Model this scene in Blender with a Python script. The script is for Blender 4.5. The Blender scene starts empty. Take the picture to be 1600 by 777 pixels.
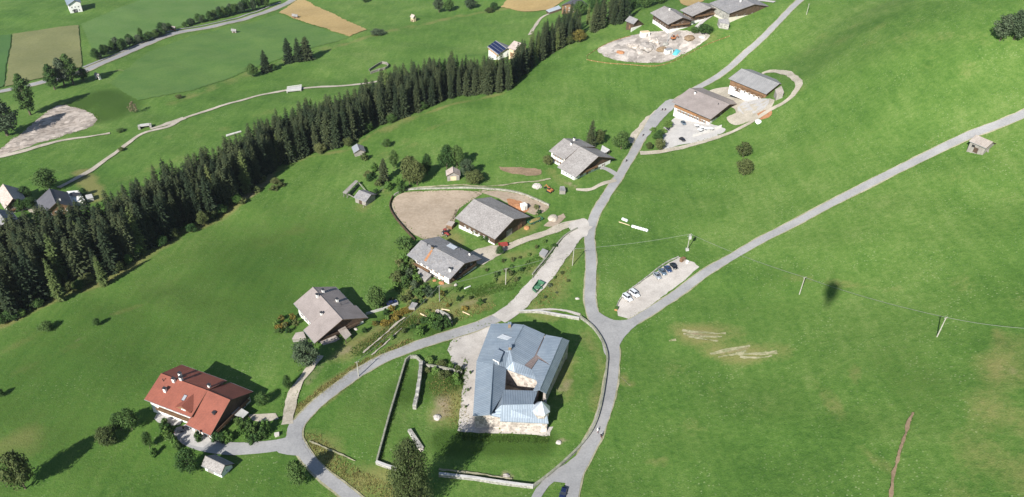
import bpy, bmesh, math, random
import numpy as np
from mathutils import Vector, Matrix
from mathutils.geometry import delaunay_2d_cdt

R = random.Random(7)
SC = bpy.context.scene
COL = SC.collection

# ------------------------------------------------------------------ camera
PW, PH, PF = 1600.0, 777.0, 1200.0            # photograph size and focal length in its pixels
CAM = Vector((0.0, 0.0, 181.5))               # about 180 m above the meadow round the castle
NADIR = (-60.0, 1652)                       # where plumb lines meet, from the picture centre
_d = Vector((NADIR[0], -NADIR[1], -PF)).normalized()
_u = -_d
_y = (Vector((0, 0, -1)) - Vector((0, 0, -1)).dot(_u) * _u).normalized()
_x = _y.cross(_u)
ROT = Matrix((_x, _y, _u))                    # camera axes -> world axes
cam_data = bpy.data.cameras.new('camera')
cam_data.sensor_fit = 'HORIZONTAL'; cam_data.sensor_width = 36.0
cam_data.lens = 36.0 * PF / PW
cam_data.clip_start = 1.0; cam_data.clip_end = 20000.0
cam = bpy.data.objects.new('camera', cam_data)
cam.matrix_world = Matrix.Translation(CAM) @ ROT.to_4x4()
COL.objects.link(cam); SC.camera = cam

def ray(px, py):
    return (ROT @ Vector((px - PW / 2, -(py - PH / 2), -PF))).normalized()

# ------------------------------------------------------------------ sky, sun, exposure
SUN_DIR = ray(1298, 460)                      # sunlight travels along this line (the aircraft's shadow lies there)
elev = math.asin(-SUN_DIR.z)
az = math.atan2(-SUN_DIR.x, -SUN_DIR.y)       # compass bearing of the sun, from +Y towards +X
world = bpy.data.worlds.new('World'); SC.world = world; world.use_nodes = True
nt = world.node_tree; nt.nodes.clear()
sky = nt.nodes.new('ShaderNodeTexSky'); sky.sky_type = 'NISHITA'; sky.sun_disc = False
sky.sun_elevation = elev; sky.sun_rotation = az; sky.altitude = 1300
bg = nt.nodes.new('ShaderNodeBackground'); bg.inputs['Strength'].default_value = 0.075
wo = nt.nodes.new('ShaderNodeOutputWorld')
nt.links.new(sky.outputs[0], bg.inputs['Color']); nt.links.new(bg.outputs[0], wo.inputs['Surface'])
sl = bpy.data.lights.new('sun', 'SUN'); sl.energy = 4.8; sl.angle = math.radians(0.53); sl.color = (1.0, 0.975, 0.935)
so = bpy.data.objects.new('sun', sl); COL.objects.link(so)
so.rotation_euler = Vector(SUN_DIR).to_track_quat('-Z', 'Y').to_euler()
so.location = CAM - SUN_DIR * 400
SC.view_settings.view_transform = 'Standard'; SC.view_settings.look = 'None'
SC.view_settings.exposure = 0.78; SC.view_settings.gamma = 1.0; SC.view_settings.use_curve_mapping = False
SC.render.engine = 'CYCLES'
SC.cycles.max_bounces = 4; SC.cycles.diffuse_bounces = 2; SC.cycles.glossy_bounces = 2
SC.cycles.transmission_bounces = 2; SC.cycles.volume_bounces = 0; SC.cycles.transparent_max_bounces = 4
SC.cycles.caustics_reflective = False; SC.cycles.caustics_refractive = False

# ------------------------------------------------------------------ terrain height
CTRL = [  # picture point, height of the ground there
 (880,767,0),(950,620,-3),(560,590,-3),(300,640,-4),(40,740,-5),(800,580,-3),(510,480,-8),(700,400,-9),(770,340,-9),(950,500,-4),(1035,430,-3),
 (930,370,-6),(900,250,-7),(1000,230,-5),(1100,170,1),(1180,130,5),(1200,40,23),(1045,25,16),(1000,75,7),(1100,600,4),(1300,700,17),(1300,460,14),
 (1470,520,26),(1590,700,36),(1535,228,44),(1300,300,21),(1300,100,40),(1580,40,74),(1590,180,53),(620,310,-13),(500,280,-18),(330,420,-16),(100,480,-16),
 (0,520,-18),(610,190,-19),(800,140,-8),(900,60,-4),(1130,10,20),(1400,20,58),(1450,380,30),(700,200,-13),(640,760,-1),(760,730,-1),(250,480,-13),
 (100,640,-9),(1100,330,0),(1200,230,9),(720,650,-2),(450,160,-40),(250,190,-42),(90,200,-44),(20,130,-52),(300,60,-61),(600,70,-45),(700,20,-49),
 (870,10,-29),(100,10,-68),(450,0,-70),(85,310,-34),(10,330,-34),(570,130,-41),(180,300,-34),(380,190,-39),(240,250,-37),(780,90,-29),(200,120,-52),
 (10,420,-25),(820,20,-38),(960,10,-12)]
_cp = []
for (px, py, h) in CTRL:
    r = ray(px, py); t = (h - CAM.z) / r.z
    _cp.append((CAM.x + r.x * t, CAM.y + r.y * t, h))
_cp += [(-420, -60, -30), (0, -80, 4), (420, -40, 60), (640, 420, 62), (-900, 900, -120), (-300, 1500, -120), (500, 1300, 20)]
_cp = np.array(_cp, dtype=float)
_KL = 120.0
def _kern(r): return (1 + r / _KL) * np.exp(-r / _KL)
_A = np.c_[np.ones(len(_cp)), _cp[:, 0], _cp[:, 1]]
_coef = np.linalg.lstsq(_A, _cp[:, 2], rcond=None)[0]
def _trend(X, Y):
    v = _coef[0] + _coef[1] * np.clip(X, -700, 700) + _coef[2] * np.clip(Y, -200, 1300)
    return v
_res = _cp[:, 2] - _trend(_cp[:, 0], _cp[:, 1])
_K = _kern(np.hypot(_cp[:, None, 0] - _cp[None, :, 0], _cp[:, None, 1] - _cp[None, :, 1]))
_w = np.linalg.solve(_K + 0.012 * np.eye(len(_cp)), _res)
_prng = np.random.RandomState(3)
_waves = [(_prng.uniform(-1, 1), _prng.uniform(-1, 1), _prng.uniform(0, 6.28), wl) for wl in (34, 41, 52, 67, 90, 23, 27)]
def hf(X, Y):
    X = np.asarray(X, float); Y = np.asarray(Y, float)
    z = _trend(X, Y)
    if X.size <= 4000:
        z = z + (_kern(np.hypot(X[..., None] - _cp[:, 0], Y[..., None] - _cp[:, 1])) @ _w)
    else:
      for i in range(len(_cp)):
        z = z + _w[i] * _kern(np.hypot(X - _cp[i, 0], Y - _cp[i, 1]))
    for (a, b, p, wl) in _waves:
        n = math.hypot(a, b); k = 2 * math.pi / wl
        z = z + (0.0045 * wl) * np.sin(k * (a * X + b * Y) / n + p) * np.sin(k * 0.7 * (b * X - a * Y) / n + 1.7 * p)
    return z
def h1(x, y): return float(hf(x, y))
def at(px, py, up=0.0):
    """the point of the ground (plus up) that the picture shows at this pixel"""
    r = ray(px, py)
    ts = np.geomspace(120, 2600, 130)
    d = CAM.z + r.z * ts - hf(CAM.x + r.x * ts, CAM.y + r.y * ts) - up
    idx = np.where(d < 0)[0]
    i = int(idx[0]) if len(idx) else len(ts) - 1
    lo, hi = ts[max(0, i - 1)], ts[i]
    for _ in range(16):
        m = 0.5 * (lo + hi)
        if CAM.z + r.z * m - h1(CAM.x + r.x * m, CAM.y + r.y * m) - up < 0: hi = m
        else: lo = m
    return CAM + r * hi
def at_z(px, py, z):
    r = ray(px, py); return CAM + r * ((z - CAM.z) / r.z)
def scale_at(P):
    """picture pixels per metre at P, and the foreshortening of a vertical there"""
    v = P - CAM; fwd = ROT @ Vector((0, 0, -1)); dep = v.dot(fwd)
    dip = math.asin(-v.normalized().z)
    return PF / dep, math.cos(dip)

# ------------------------------------------------------------------ tagging and mesh helpers
def tag(o, label=None, cat=None, group=None, kind=None):
    if label: o['label'] = label
    if cat: o['category'] = cat
    if group: o['group'] = group
    if kind: o['kind'] = kind
    return o
def thing(name, label, cat, loc=(0, 0, 0), rz=0.0, group=None):
    o = bpy.data.objects.new(name, None); COL.objects.link(o)
    o.location = loc; o.rotation_euler = (0, 0, rz); o.empty_display_size = 0.3
    return tag(o, label, cat, group)

class MB:
    def __init__(s): s.v = []; s.f = []; s.m = []
    def poly(s, pts, mi=0):
        n = len(s.v); s.v += [tuple(p) for p in pts]; s.f.append(tuple(range(n, n + len(pts)))); s.m.append(mi); return s
    def box(s, c, d, rz=0.0, mi=0):
        x, y, z = d[0] / 2, d[1] / 2, d[2] / 2; n = len(s.v); ca, sa = math.cos(rz), math.sin(rz)
        for k in (-z, z):
            for (a, b) in ((-x, -y), (x, -y), (x, y), (-x, y)):
                s.v.append((c[0] + a * ca - b * sa, c[1] + a * sa + b * ca, c[2] + k))
        for q in ((3, 2, 1, 0), (4, 5, 6, 7), (0, 1, 5, 4), (1, 2, 6, 5), (2, 3, 7, 6), (3, 0, 4, 7)):
            s.f.append(tuple(n + i for i in q)); s.m.append(mi)
        return s
    def beam(s, a, b, w, h=None, mi=0):
        a = Vector(a); b = Vector(b); d = (b - a)
        if d.length < 1e-6: return s
        d.normalize(); h = h or w
        ref = Vector((0, 0, 1)) if abs(d.z) < .95 else Vector((1, 0, 0))
        sx = d.cross(ref).normalized() * (w / 2); sy = sx.cross(d).normalized() * (h / 2); n = len(s.v)
        for p in (a, b):
            for q in (-sx - sy, sx - sy, sx + sy, -sx + sy): s.v.append(tuple(p + q))
        for q in ((3, 2, 1, 0), (4, 5, 6, 7), (0, 1, 5, 4), (1, 2, 6, 5), (2, 3, 7, 6), (3, 0, 4, 7)):
            s.f.append(tuple(n + i for i in q)); s.m.append(mi)
        return s
    def prism(s, pts, vec, mi=0):
        vec = Vector(vec); n = len(s.v); k = len(pts)
        s.v += [tuple(Vector(p)) for p in pts] + [tuple(Vector(p) + vec) for p in pts]
        s.f.append(tuple(range(n + k - 1, n - 1, -1))); s.f.append(tuple(range(n + k, n + 2 * k))); s.m += [mi, mi]
        for i in range(k):
            j = (i + 1) % k; s.f.append((n + i, n + j, n + k + j, n + k + i)); s.m.append(mi)
        return s
    def tube(s, path, rad, sides=6, mi=0, cap=True):
        n0 = len(s.v); k = len(path)
        for i, p in enumerate(path):
            p = Vector(p); a = Vector(path[max(0, i - 1)]); b = Vector(path[min(k - 1, i + 1)]); d = (b - a).normalized()
            ref = Vector((0, 0, 1)) if abs(d.z) < .9 else Vector((1, 0, 0))
            e1 = d.cross(ref).normalized(); e2 = d.cross(e1); r = rad[i] if hasattr(rad, '__len__') else rad
            for j in range(sides):
                t = 2 * math.pi * j / sides; s.v.append(tuple(p + (e1 * math.cos(t) + e2 * math.sin(t)) * r))
        for i in range(k - 1):
            for j in range(sides):
                jj = (j + 1) % sides
                s.f.append((n0 + i * sides + j, n0 + i * sides + jj, n0 + (i + 1) * sides + jj, n0 + (i + 1) * sides + j)); s.m.append(mi)
        if cap:
            s.f.append(tuple(n0 + j for j in range(sides))[::-1]); s.m.append(mi)
            s.f.append(tuple(n0 + (k - 1) * sides + j for j in range(sides))); s.m.append(mi)
        return s
    def mesh(s, name, mats, smooth=False, uv=True, fix=True):
        me = bpy.data.meshes.new(name); me.from_pydata(s.v, [], s.f)
        mats = mats if isinstance(mats, (list, tuple)) else [mats]
        for m in mats: me.materials.append(M[m] if isinstance(m, str) else m)
        if len(mats) > 1: me.polygons.foreach_set('material_index', s.m)
        if fix:
            bm = bmesh.new(); bm.from_mesh(me); bmesh.ops.recalc_face_normals(bm, faces=bm.faces); bm.to_mesh(me); bm.free()
        if uv:
            ul = me.uv_layers.new(name='UVMap')
            for p in me.polygons:
                n = p.normal
                t = n.cross(Vector((0, 0, 1)))
                t = t.normalized() if t.length > 1e-3 else Vector((1, 0, 0))
                b = n.cross(t)
                for li in p.loop_indices:
                    co = me.vertices[me.loops[li].vertex_index].co
                    ul.data[li].uv = (co.dot(t), co.dot(b))
        if smooth: me.shade_smooth()
        me.update(); return me
    def build(s, name, mats, parent=None, smooth=False, uv=True, loc=None, rz=None, fix=True):
        o = bpy.data.objects.new(name, s.mesh(name, mats, smooth, uv, fix)); COL.objects.link(o)
        if parent: o.parent = parent
        if loc is not None: o.location = loc
        if rz is not None: o.rotation_euler = (0, 0, rz)
        return o
def link_mesh(name, me, parent=None, loc=None, rot=None, sc=None):
    o = bpy.data.objects.new(name, me); COL.objects.link(o)
    if parent: o.parent = parent
    if loc is not None: o.location = loc
    if rot is not None: o.rotation_euler = rot
    if sc is not None: o.scale = sc
    return o

# ------------------------------------------------------------------ materials
M = {}
def _new(name):
    m = bpy.data.materials.new(name); m.use_nodes = True; M[name] = m
    n = m.node_tree.nodes; l = m.node_tree.links; b = n['Principled BSDF']; return m, n, l, b
def _noise(n, l, vec, scale, detail=3.0, rough=0.6, dist=0.0):
    t = n.new('ShaderNodeTexNoise'); t.inputs['Scale'].default_value = scale; t.inputs['Detail'].default_value = detail
    t.inputs['Roughness'].default_value = rough; t.inputs['Distortion'].default_value = dist
    if vec is not None: l.new(vec, t.inputs['Vector'])
    return t.outputs['Fac']
def _ramp(n, l, fac, stops):
    r = n.new('ShaderNodeValToRGB'); e = r.color_ramp.elements
    while len(e) < len(stops): e.new(0.5)
    for i, (p, c) in enumerate(stops):
        e[i].position = p; e[i].color = (c[0], c[1], c[2], 1) if hasattr(c, '__len__') else (c, c, c, 1)
    l.new(fac, r.inputs['Fac']); return r.outputs['Color']
def _mix(n, l, fac, a, b, mode='MIX'):
    x = n.new('ShaderNodeMix'); x.data_type = 'RGBA'; x.blend_type = mode
    for s, v in ((x.inputs['Factor'], fac), (x.inputs[6], a), (x.inputs[7], b)):
        if hasattr(v, 'is_linked') or hasattr(v, 'links'): l.new(v, s)
        elif hasattr(v, '__len__'): s.default_value = (v[0], v[1], v[2], 1)
        else: s.default_value = v
    return x.outputs[2]
def _math(n, l, op, a, b=None):
    x = n.new('ShaderNodeMath'); x.operation = op
    for i, v in enumerate((a, b)):
        if v is None: continue
        if hasattr(v, 'links'): l.new(v, x.inputs[i])
        else: x.inputs[i].default_value = v
    return x.outputs[0]
def _pos(n): return n.new('ShaderNodeNewGeometry').outputs['Position']
def _objc(n): return n.new('ShaderNodeTexCoord').outputs['Object']
def _uv(n): return n.new('ShaderNodeTexCoord').outputs['UV']
def _bump(n, l, b, h, strength, dist):
    x = n.new('ShaderNodeBump'); x.inputs['Strength'].default_value = strength; x.inputs['Distance'].default_value = dist
    l.new(h, x.inputs['Height']); l.new(x.outputs[0], b.inputs['Normal'])
def surf(name, c1, c2, big=0.25, fine=3.0, rough=0.85, bump=0.3, bd=0.05, c3=None, world=True, metal=0.0, spec=0.3, cells=0.0):
    """two tones mottled at a coarse and a fine size, with a little relief"""
    m, n, l, b = _new(name); v = _pos(n) if world else _objc(n)
    f1 = _noise(n, l, v, big, 4); f2 = _noise(n, l, v, fine, 3)
    f = _math(n, l, 'ADD', _math(n, l, 'MULTIPLY', f1, 0.55), _math(n, l, 'MULTIPLY', f2, 0.45))
    st = [(0.36, c1), (0.62, c2)] + ([(0.72, c3)] if c3 else [])
    col = _ramp(n, l, f, st)
    if cells:                                                    # single stones of slightly different tone
        vo = n.new('ShaderNodeTexVoronoi'); vo.inputs['Scale'].default_value = cells; l.new(v, vo.inputs['Vector'])
        sp = n.new('ShaderNodeSeparateColor'); l.new(vo.outputs['Color'], sp.inputs[0])
        col = _mix(n, l, 0.85, col, _ramp(n, l, sp.outputs[0], [(0.0, 0.55), (0.5, 0.95), (1.0, 1.2)]), 'MULTIPLY')
    l.new(col, b.inputs['Base Color'])
    b.inputs['Roughness'].default_value = rough; b.inputs['Metallic'].default_value = metal
    b.inputs['Specular IOR Level'].default_value = spec
    if bump: _bump(n, l, b, f2, bump, bd)
    return m
def plain(name, c, rough=0.6, metal=0.0, spec=0.4):
    m, n, l, b = _new(name); b.inputs['Base Color'].default_value = (*c, 1)
    f = _noise(n, l, _objc(n), 2.5, 3)
    l.new(_mix(n, l, f, tuple(x * .82 for x in c), tuple(min(1, x * 1.12) for x in c)), b.inputs['Base Color'])
    b.inputs['Roughness'].default_value = rough; b.inputs['Metallic'].default_value = metal
    b.inputs['Specular IOR Level'].default_value = spec; return m

def grass_material():
    m, n, l, b = _new('meadow'); v = _pos(n)
    big = _noise(n, l, v, 0.012, 5, 0.6, 0.6); mid = _noise(n, l, v, 0.07, 5, 0.65, 0.4)
    fine = _noise(n, l, v, 0.55, 4, 0.7); tiny = _noise(n, l, v, 2.4, 2, 0.7)
    mp = n.new('ShaderNodeMapping'); mp.inputs['Rotation'].default_value = (0, 0, 0.5); mp.inputs['Scale'].default_value = (1.0, 0.16, 1.0)
    l.new(v, mp.inputs['Vector']); streak = _noise(n, l, mp.outputs[0], 0.3, 3, 0.6)
    s = _math(n, l, 'ADD', _math(n, l, 'MULTIPLY', big, 0.26), _math(n, l, 'MULTIPLY', mid, 0.16))
    s = _math(n, l, 'ADD', s, _math(n, l, 'MULTIPLY', streak, 0.15))
    s = _math(n, l, 'ADD', s, _math(n, l, 'ADD', _math(n, l, 'MULTIPLY', fine, 0.24), _math(n, l, 'MULTIPLY', tiny, 0.2)))
    col = _ramp(n, l, s, [(0.39, (0.042, 0.100, 0.017)), (0.475, (0.073, 0.146, 0.026)), (0.54, (0.104, 0.178, 0.037)), (0.63, (0.168, 0.228, 0.066))])
    # pale seed heads and flowers
    vo = n.new('ShaderNodeTexVoronoi'); vo.inputs['Scale'].default_value = 0.8; l.new(v, vo.inputs['Vector'])
    dots = _math(n, l, 'LESS_THAN', vo.outputs['Distance'], 0.2)
    patch = _ramp(n, l, _noise(n, l, v, 0.06, 3), [(0.44, 0.0), (0.62, 1.0)])
    col = _mix(n, l, _math(n, l, 'MULTIPLY', _math(n, l, 'MULTIPLY', dots, patch), 0.62), col, (0.24, 0.29, 0.13))
    a = n.new('ShaderNodeAttribute'); a.attribute_name = 'ground'; sp = n.new('ShaderNodeSeparateColor'); l.new(a.outputs['Color'], sp.inputs[0])
    brk = _math(n, l, 'ADD', _math(n, l, 'MULTIPLY', fine, 0.9), _math(n, l, 'MULTIPLY', mid, 0.9))
    def zone(ch, c1, c2, col, k=1.0):
        f = _math(n, l, 'MULTIPLY', sp.outputs[ch], brk)
        f = _ramp(n, l, f, [(0.25, 0.0), (0.62, k)])
        return _mix(n, l, f, col, _mix(n, l, tiny, c1, c2))
    col = zone(0, (0.135, 0.145, 0.036), (0.275, 0.245, 0.10), col, 0.85)      # dry, yellowed grass
    col = zone(1, (0.19, 0.155, 0.085), (0.36, 0.29, 0.19), col)                # bare, trodden soil
    col = zone(2, (0.028, 0.064, 0.010), (0.060, 0.108, 0.018), col, 0.9)       # darker green, lush growth included
    l.new(col, b.inputs['Base Color']); b.inputs['Roughness'].default_value = 0.95; b.inputs['Specular IOR Level'].default_value = 0.1
    hh = _math(n, l, 'ADD', fine, _math(n, l, 'MULTIPLY', tiny, 0.5))
    _bump(n, l, b, hh, 0.55, 0.5)
grass_material()
surf('asphalt', (0.25, 0.245, 0.238), (0.345, 0.335, 0.32), 0.16, 1.6, 0.9, 0.15, 0.02)
surf('asphalt_far', (0.24, 0.235, 0.23), (0.32, 0.31, 0.30), 0.08, 1.0, 0.9, 0.1, 0.02)
surf('asphalt_dark', (0.15, 0.145, 0.14), (0.20, 0.195, 0.19), 0.3, 2.0, 0.9, 0.1, 0.02)
surf('gravel', (0.36, 0.325, 0.285), (0.53, 0.485, 0.43), 0.18, 2.2, 0.95, 0.4, 0.05)
surf('track_gravel', (0.30, 0.265, 0.20), (0.50, 0.44, 0.35), 0.15, 1.5, 0.95, 0.4, 0.05)
surf('verge', (0.19, 0.19, 0.09), (0.40, 0.36, 0.25), 0.25, 1.7, 0.95, 0.3, 0.05)
surf('paddock_sand', (0.285, 0.222, 0.155), (0.40, 0.318, 0.235), 0.13, 0.8, 0.95, 0.7, 0.25, c3=(0.23, 0.20, 0.11))
surf('scree', (0.27, 0.22, 0.175), (0.52, 0.445, 0.375), 0.10, 0.35, 0.95, 0.8, 0.5, c3=(0.20, 0.17, 0.13), cells=0.35)
surf('site_gravel', (0.28, 0.245, 0.21), (0.46, 0.41, 0.36), 0.09, 0.6, 0.95, 0.5, 0.3, cells=0.3)
surf('crop_olive', (0.135, 0.145, 0.052), (0.19, 0.19, 0.075), 0.03, 0.5, 0.95, 0.4, 0.2)
surf('crop_tan', (0.30, 0.21, 0.082), (0.40, 0.285, 0.12), 0.03, 0.45, 0.95, 0.4, 0.2)
surf('crop_green', (0.042, 0.108, 0.021), (0.062, 0.134, 0.028), 0.03, 0.5, 0.95, 0.4, 0.2)
surf('crop_mid', (0.058, 0.130, 0.023), (0.098, 0.170, 0.035), 0.05, 0.6, 0.95, 0.4, 0.2)
surf('mown', (0.15, 0.17, 0.06), (0.38, 0.345, 0.215), 0.5, 1.2, 0.95, 0.4, 0.1)
surf('crop_lime', (0.072, 0.150, 0.029), (0.108, 0.182, 0.045), 0.05, 0.6, 0.95, 0.4, 0.2)
surf('bare_soil', (0.17, 0.12, 0.07), (0.29, 0.205, 0.125), 0.2, 1.2, 0.95, 0.4, 0.1)
surf('rust_soil', (0.30, 0.13, 0.06), (0.42, 0.21, 0.10), 0.3, 1.2, 0.95, 0.3, 0.1)
surf('stone', (0.32, 0.27, 0.225), (0.60, 0.53, 0.455), 0.6, 2.6, 0.9, 0.7, 0.12, cells=1.3)
surf('stone_grey', (0.23, 0.22, 0.19), (0.42, 0.40, 0.35), 0.5, 2.0, 0.9, 0.6, 0.1, cells=1.6)
surf('stone_moss', (0.16, 0.165, 0.12), (0.30, 0.295, 0.22), 0.5, 2.0, 0.95, 0.5, 0.1)
surf('pole_wood', (0.30, 0.29, 0.24), (0.42, 0.40, 0.33), 0.5, 2.0, 0.9, 0.2, 0.03)
surf('plaster', (0.66, 0.64, 0.59), (0.80, 0.78, 0.73), 0.3, 2.0, 0.85, 0.05, 0.02)
surf('plaster_cream', (0.58, 0.52, 0.42), (0.70, 0.63, 0.52), 0.3, 2.0, 0.85, 0.05, 0.02)
surf('concrete', (0.38, 0.37, 0.34), (0.52, 0.50, 0.47), 0.4, 2.0, 0.9, 0.1, 0.02)
surf('paving', (0.38, 0.36, 0.335), (0.48, 0.455, 0.42), 0.3, 1.5, 0.9, 0.1, 0.02)
surf('wood_grey', (0.20, 0.18, 0.155), (0.34, 0.31, 0.275), 0.6, 3.0, 0.85, 0.3, 0.03)
surf('wood_brown', (0.13, 0.075, 0.04), (0.24, 0.14, 0.075), 0.6, 3.0, 0.8, 0.2, 0.03)
surf('wood_dark', (0.055, 0.036, 0.024), (0.11, 0.072, 0.046), 0.6, 3.0, 0.8, 0.2, 0.03)
surf('wood_orange', (0.33, 0.16, 0.065), (0.46, 0.24, 0.11), 0.6, 3.0, 0.75, 0.2, 0.03)
surf('wood_new', (0.55, 0.42, 0.26), (0.68, 0.54, 0.35), 0.6, 3.0, 0.8, 0.2, 0.03)
surf('bark', (0.07, 0.052, 0.036), (0.15, 0.115, 0.085), 1.0, 5.0, 0.9, 0.4, 0.04)

def roof_mat(name, c1, c2, kind, row=0.4, metal=0.0, rough=0.8, stain=None):
    """courses run along the eave (UV x), slope along UV y"""
    m, n, l, b = _new(name); uv = _uv(n); v = _pos(n)
    f1 = _noise(n, l, v, 0.22, 4, 0.65); f2 = _noise(n, l, v, 2.6, 2, 0.7)
    f = _math(n, l, 'ADD', _math(n, l, 'MULTIPLY', f1, 0.55), _math(n, l, 'MULTIPLY', f2, 0.45))
    col = _ramp(n, l, f, [(0.36, c1), (0.63, c2)])
    mp = n.new('ShaderNodeMapping'); l.new(uv, mp.inputs['Vector'])
    if kind == 'shingle':
        br = n.new('ShaderNodeTexBrick'); br.inputs['Scale'].default_value = 1.0
        br.inputs['Brick Width'].default_value = row * 1.1; br.inputs['Row Height'].default_value = row
        br.inputs['Mortar Size'].default_value = row * 0.06; br.inputs['Bias'].default_value = 0.0
        br.inputs['Color1'].default_value = (0.72, 0.72, 0.72, 1); br.inputs['Color2'].default_value = (1.2, 1.2, 1.2, 1); br.inputs['Mortar'].default_value = (0.5, 0.5, 0.5, 1)
        l.new(uv, br.inputs['Vector']); col = _mix(n, l, 0.75, col, br.outputs['Color'], 'MULTIPLY')
        _bump(n, l, b, _math(n, l, 'ADD', f2, _math(n, l, 'MULTIPLY', br.outputs['Fac'], -1.0)), 0.5, 0.05)
    else:
        w = n.new('ShaderNodeTexWave'); w.wave_type = 'BANDS'; w.bands_direction = 'X' if kind == 'seam' else 'Y'
        w.inputs['Scale'].default_value = 0.314 / row; w.inputs['Distortion'].default_value = 0.15; l.new(uv, w.inputs['Vector'])
        seam = _ramp(n, l, w.outputs['Fac'], [(0.0, 0.5), (0.2, 1.0)] if kind == 'seam' else [(0.0, 0.72), (0.6, 1.0)])
        col = _mix(n, l, 0.8, col, seam, 'MULTIPLY')
        if kind == 'seam':                                     # sheets of slightly different weathering
            mp.inputs['Scale'].default_value = (1 / row, 0.12, 1); sx = n.new('ShaderNodeTexWhiteNoise'); sx.noise_dimensions = '2D'
            fl = n.new('ShaderNodeVectorMath'); fl.operation = 'FLOOR'; l.new(mp.outputs[0], fl.inputs[0]); l.new(fl.outputs[0], sx.inputs['Vector'])
            col = _mix(n, l, 0.3, col, _ramp(n, l, sx.outputs['Value'], [(0, 0.78), (1, 1.15)]), 'MULTIPLY')
        _bump(n, l, b, w.outputs['Fac'], 0.4, 0.04)
    if stain: col = _mix(n, l, _ramp(n, l, _noise(n, l, v, 0.5, 4), [(0.52, 0.0), (0.7, 0.6)]), col, stain)
    l.new(col, b.inputs['Base Color']); b.inputs['Roughness'].default_value = rough; b.inputs['Metallic'].default_value = metal
    b.inputs['Specular IOR Level'].default_value = 0.3
roof_mat('roof_shingle', (0.245, 0.222, 0.205), (0.36, 0.335, 0.31), 'shingle', 0.42)
roof_mat('roof_slate', (0.205, 0.20, 0.20), (0.31, 0.295, 0.285), 'shingle', 0.5, stain=(0.26, 0.235, 0.21))
roof_mat('roof_brown', (0.235, 0.20, 0.18), (0.335, 0.285, 0.26), 'tile', 0.38, rough=0.7)
roof_mat('roof_dark', (0.075, 0.075, 0.085), (0.125, 0.12, 0.13), 'tile', 0.4, rough=0.7)
roof_mat('roof_red', (0.195, 0.062, 0.040), (0.285, 0.092, 0.058), 'tile', 0.36, rough=0.7)
roof_mat('roof_pink', (0.42, 0.34, 0.29), (0.54, 0.45, 0.39), 'shingle', 0.5)
roof_mat('roof_metal', (0.205, 0.25, 0.295), (0.275, 0.32, 0.36), 'seam', 0.75, metal=0.15, rough=0.5)
roof_mat('roof_metal_pale', (0.50, 0.53, 0.55), (0.62, 0.64, 0.65), 'seam', 0.7, metal=0.3, rough=0.45)
roof_mat('roof_metal_grey', (0.235, 0.23, 0.225), (0.32, 0.31, 0.30), 'seam', 0.8, metal=0.0, rough=0.7)
roof_mat('roof_rust', (0.16, 0.125, 0.115), (0.24, 0.19, 0.17), 'seam', 0.75, metal=0.0, rough=0.8)
roof_mat('boards', (0.30, 0.255, 0.215), (0.46, 0.40, 0.345), 'seam', 0.5)
surf('tin_bright', (0.50, 0.53, 0.56), (0.62, 0.64, 0.66), 0.8, 3.0, 0.35, 0.05, 0.02, metal=0.55)
plain('solar_glass', (0.012, 0.02, 0.06), 0.12, 0.0, 0.6)
plain('glass', (0.025, 0.03, 0.037), 0.08, 0.0, 0.6)
plain('frame_white', (0.75, 0.74, 0.70), 0.5)
plain('shutter', (0.16, 0.085, 0.045), 0.7)
plain('dark_metal', (0.06, 0.06, 0.065), 0.5, 0.5)
plain('steel', (0.45, 0.46, 0.47), 0.45, 0.5)
plain('rubber', (0.018, 0.018, 0.018), 0.8)
plain('bale_wrap', (0.80, 0.81, 0.79), 0.4)
plain('tarp_teal', (0.10, 0.42, 0.47), 0.5)
plain('tarp_blue', (0.02, 0.03, 0.16), 0.5)
plain('paint_green', (0.05, 0.15, 0.08), 0.6)
plain('paint_red', (0.28, 0.05, 0.04), 0.6)
plain('paint_orange', (0.42, 0.16, 0.06), 0.6)
plain('paint_yellow', (0.58, 0.38, 0.03), 0.5)
plain('mesh_orange', (0.24, 0.135, 0.05), 0.8)
plain('insulator', (0.45, 0.44, 0.40), 0.4)
plain('wire', (0.22, 0.22, 0.20), 0.6)
plain('skin', (0.50, 0.33, 0.24), 0.6)
plain('cloth_black', (0.02, 0.02, 0.024), 0.9)
plain('cloth_white', (0.70, 0.70, 0.66), 0.9)
plain('cloth_red', (0.40, 0.05, 0.05), 0.9)
for nm, c in (('car_white', (0.78, 0.79, 0.79)), ('car_silver', (0.30, 0.33, 0.36)), ('car_bluegrey', (0.13, 0.18, 0.23)), ('car_blue', (0.03, 0.065, 0.15)),
              ('car_black', (0.012, 0.012, 0.015)), ('car_navy', (0.02, 0.03, 0.09)), ('car_dark', (0.045, 0.045, 0.055))):
    plain(nm, c, 0.22, 0.2, 0.6)

def leaf_mat(name, c1, c2, c3, trans=0.25):
    m, n, l, b = _new(name); oi = n.new('ShaderNodeObjectInfo'); v = _pos(n)
    f = _math(n, l, 'ADD', _math(n, l, 'MULTIPLY', _noise(n, l, v, 0.9, 3), 0.7), _math(n, l, 'MULTIPLY', oi.outputs['Random'], 0.3))
    col = _ramp(n, l, f, [(0.3, c1), (0.5, c2), (0.72, c3)])
    l.new(col, b.inputs['Base Color']); b.inputs['Roughness'].default_value = 0.75; b.inputs['Specular IOR Level'].default_value = 0.15
    tr = n.new('ShaderNodeBsdfTranslucent'); l.new(col, tr.inputs['Color']); mx = n.new('ShaderNodeMixShader'); mx.inputs[0].default_value = trans
    l.new(b.outputs[0], mx.inputs[1]); l.new(tr.outputs[0], mx.inputs[2]); l.new(mx.outputs[0], n['Material Output'].inputs['Surface'])
leaf_mat('needles', (0.015, 0.027, 0.013), (0.031, 0.046, 0.020), (0.066, 0.078, 0.032), 0.12)
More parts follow.
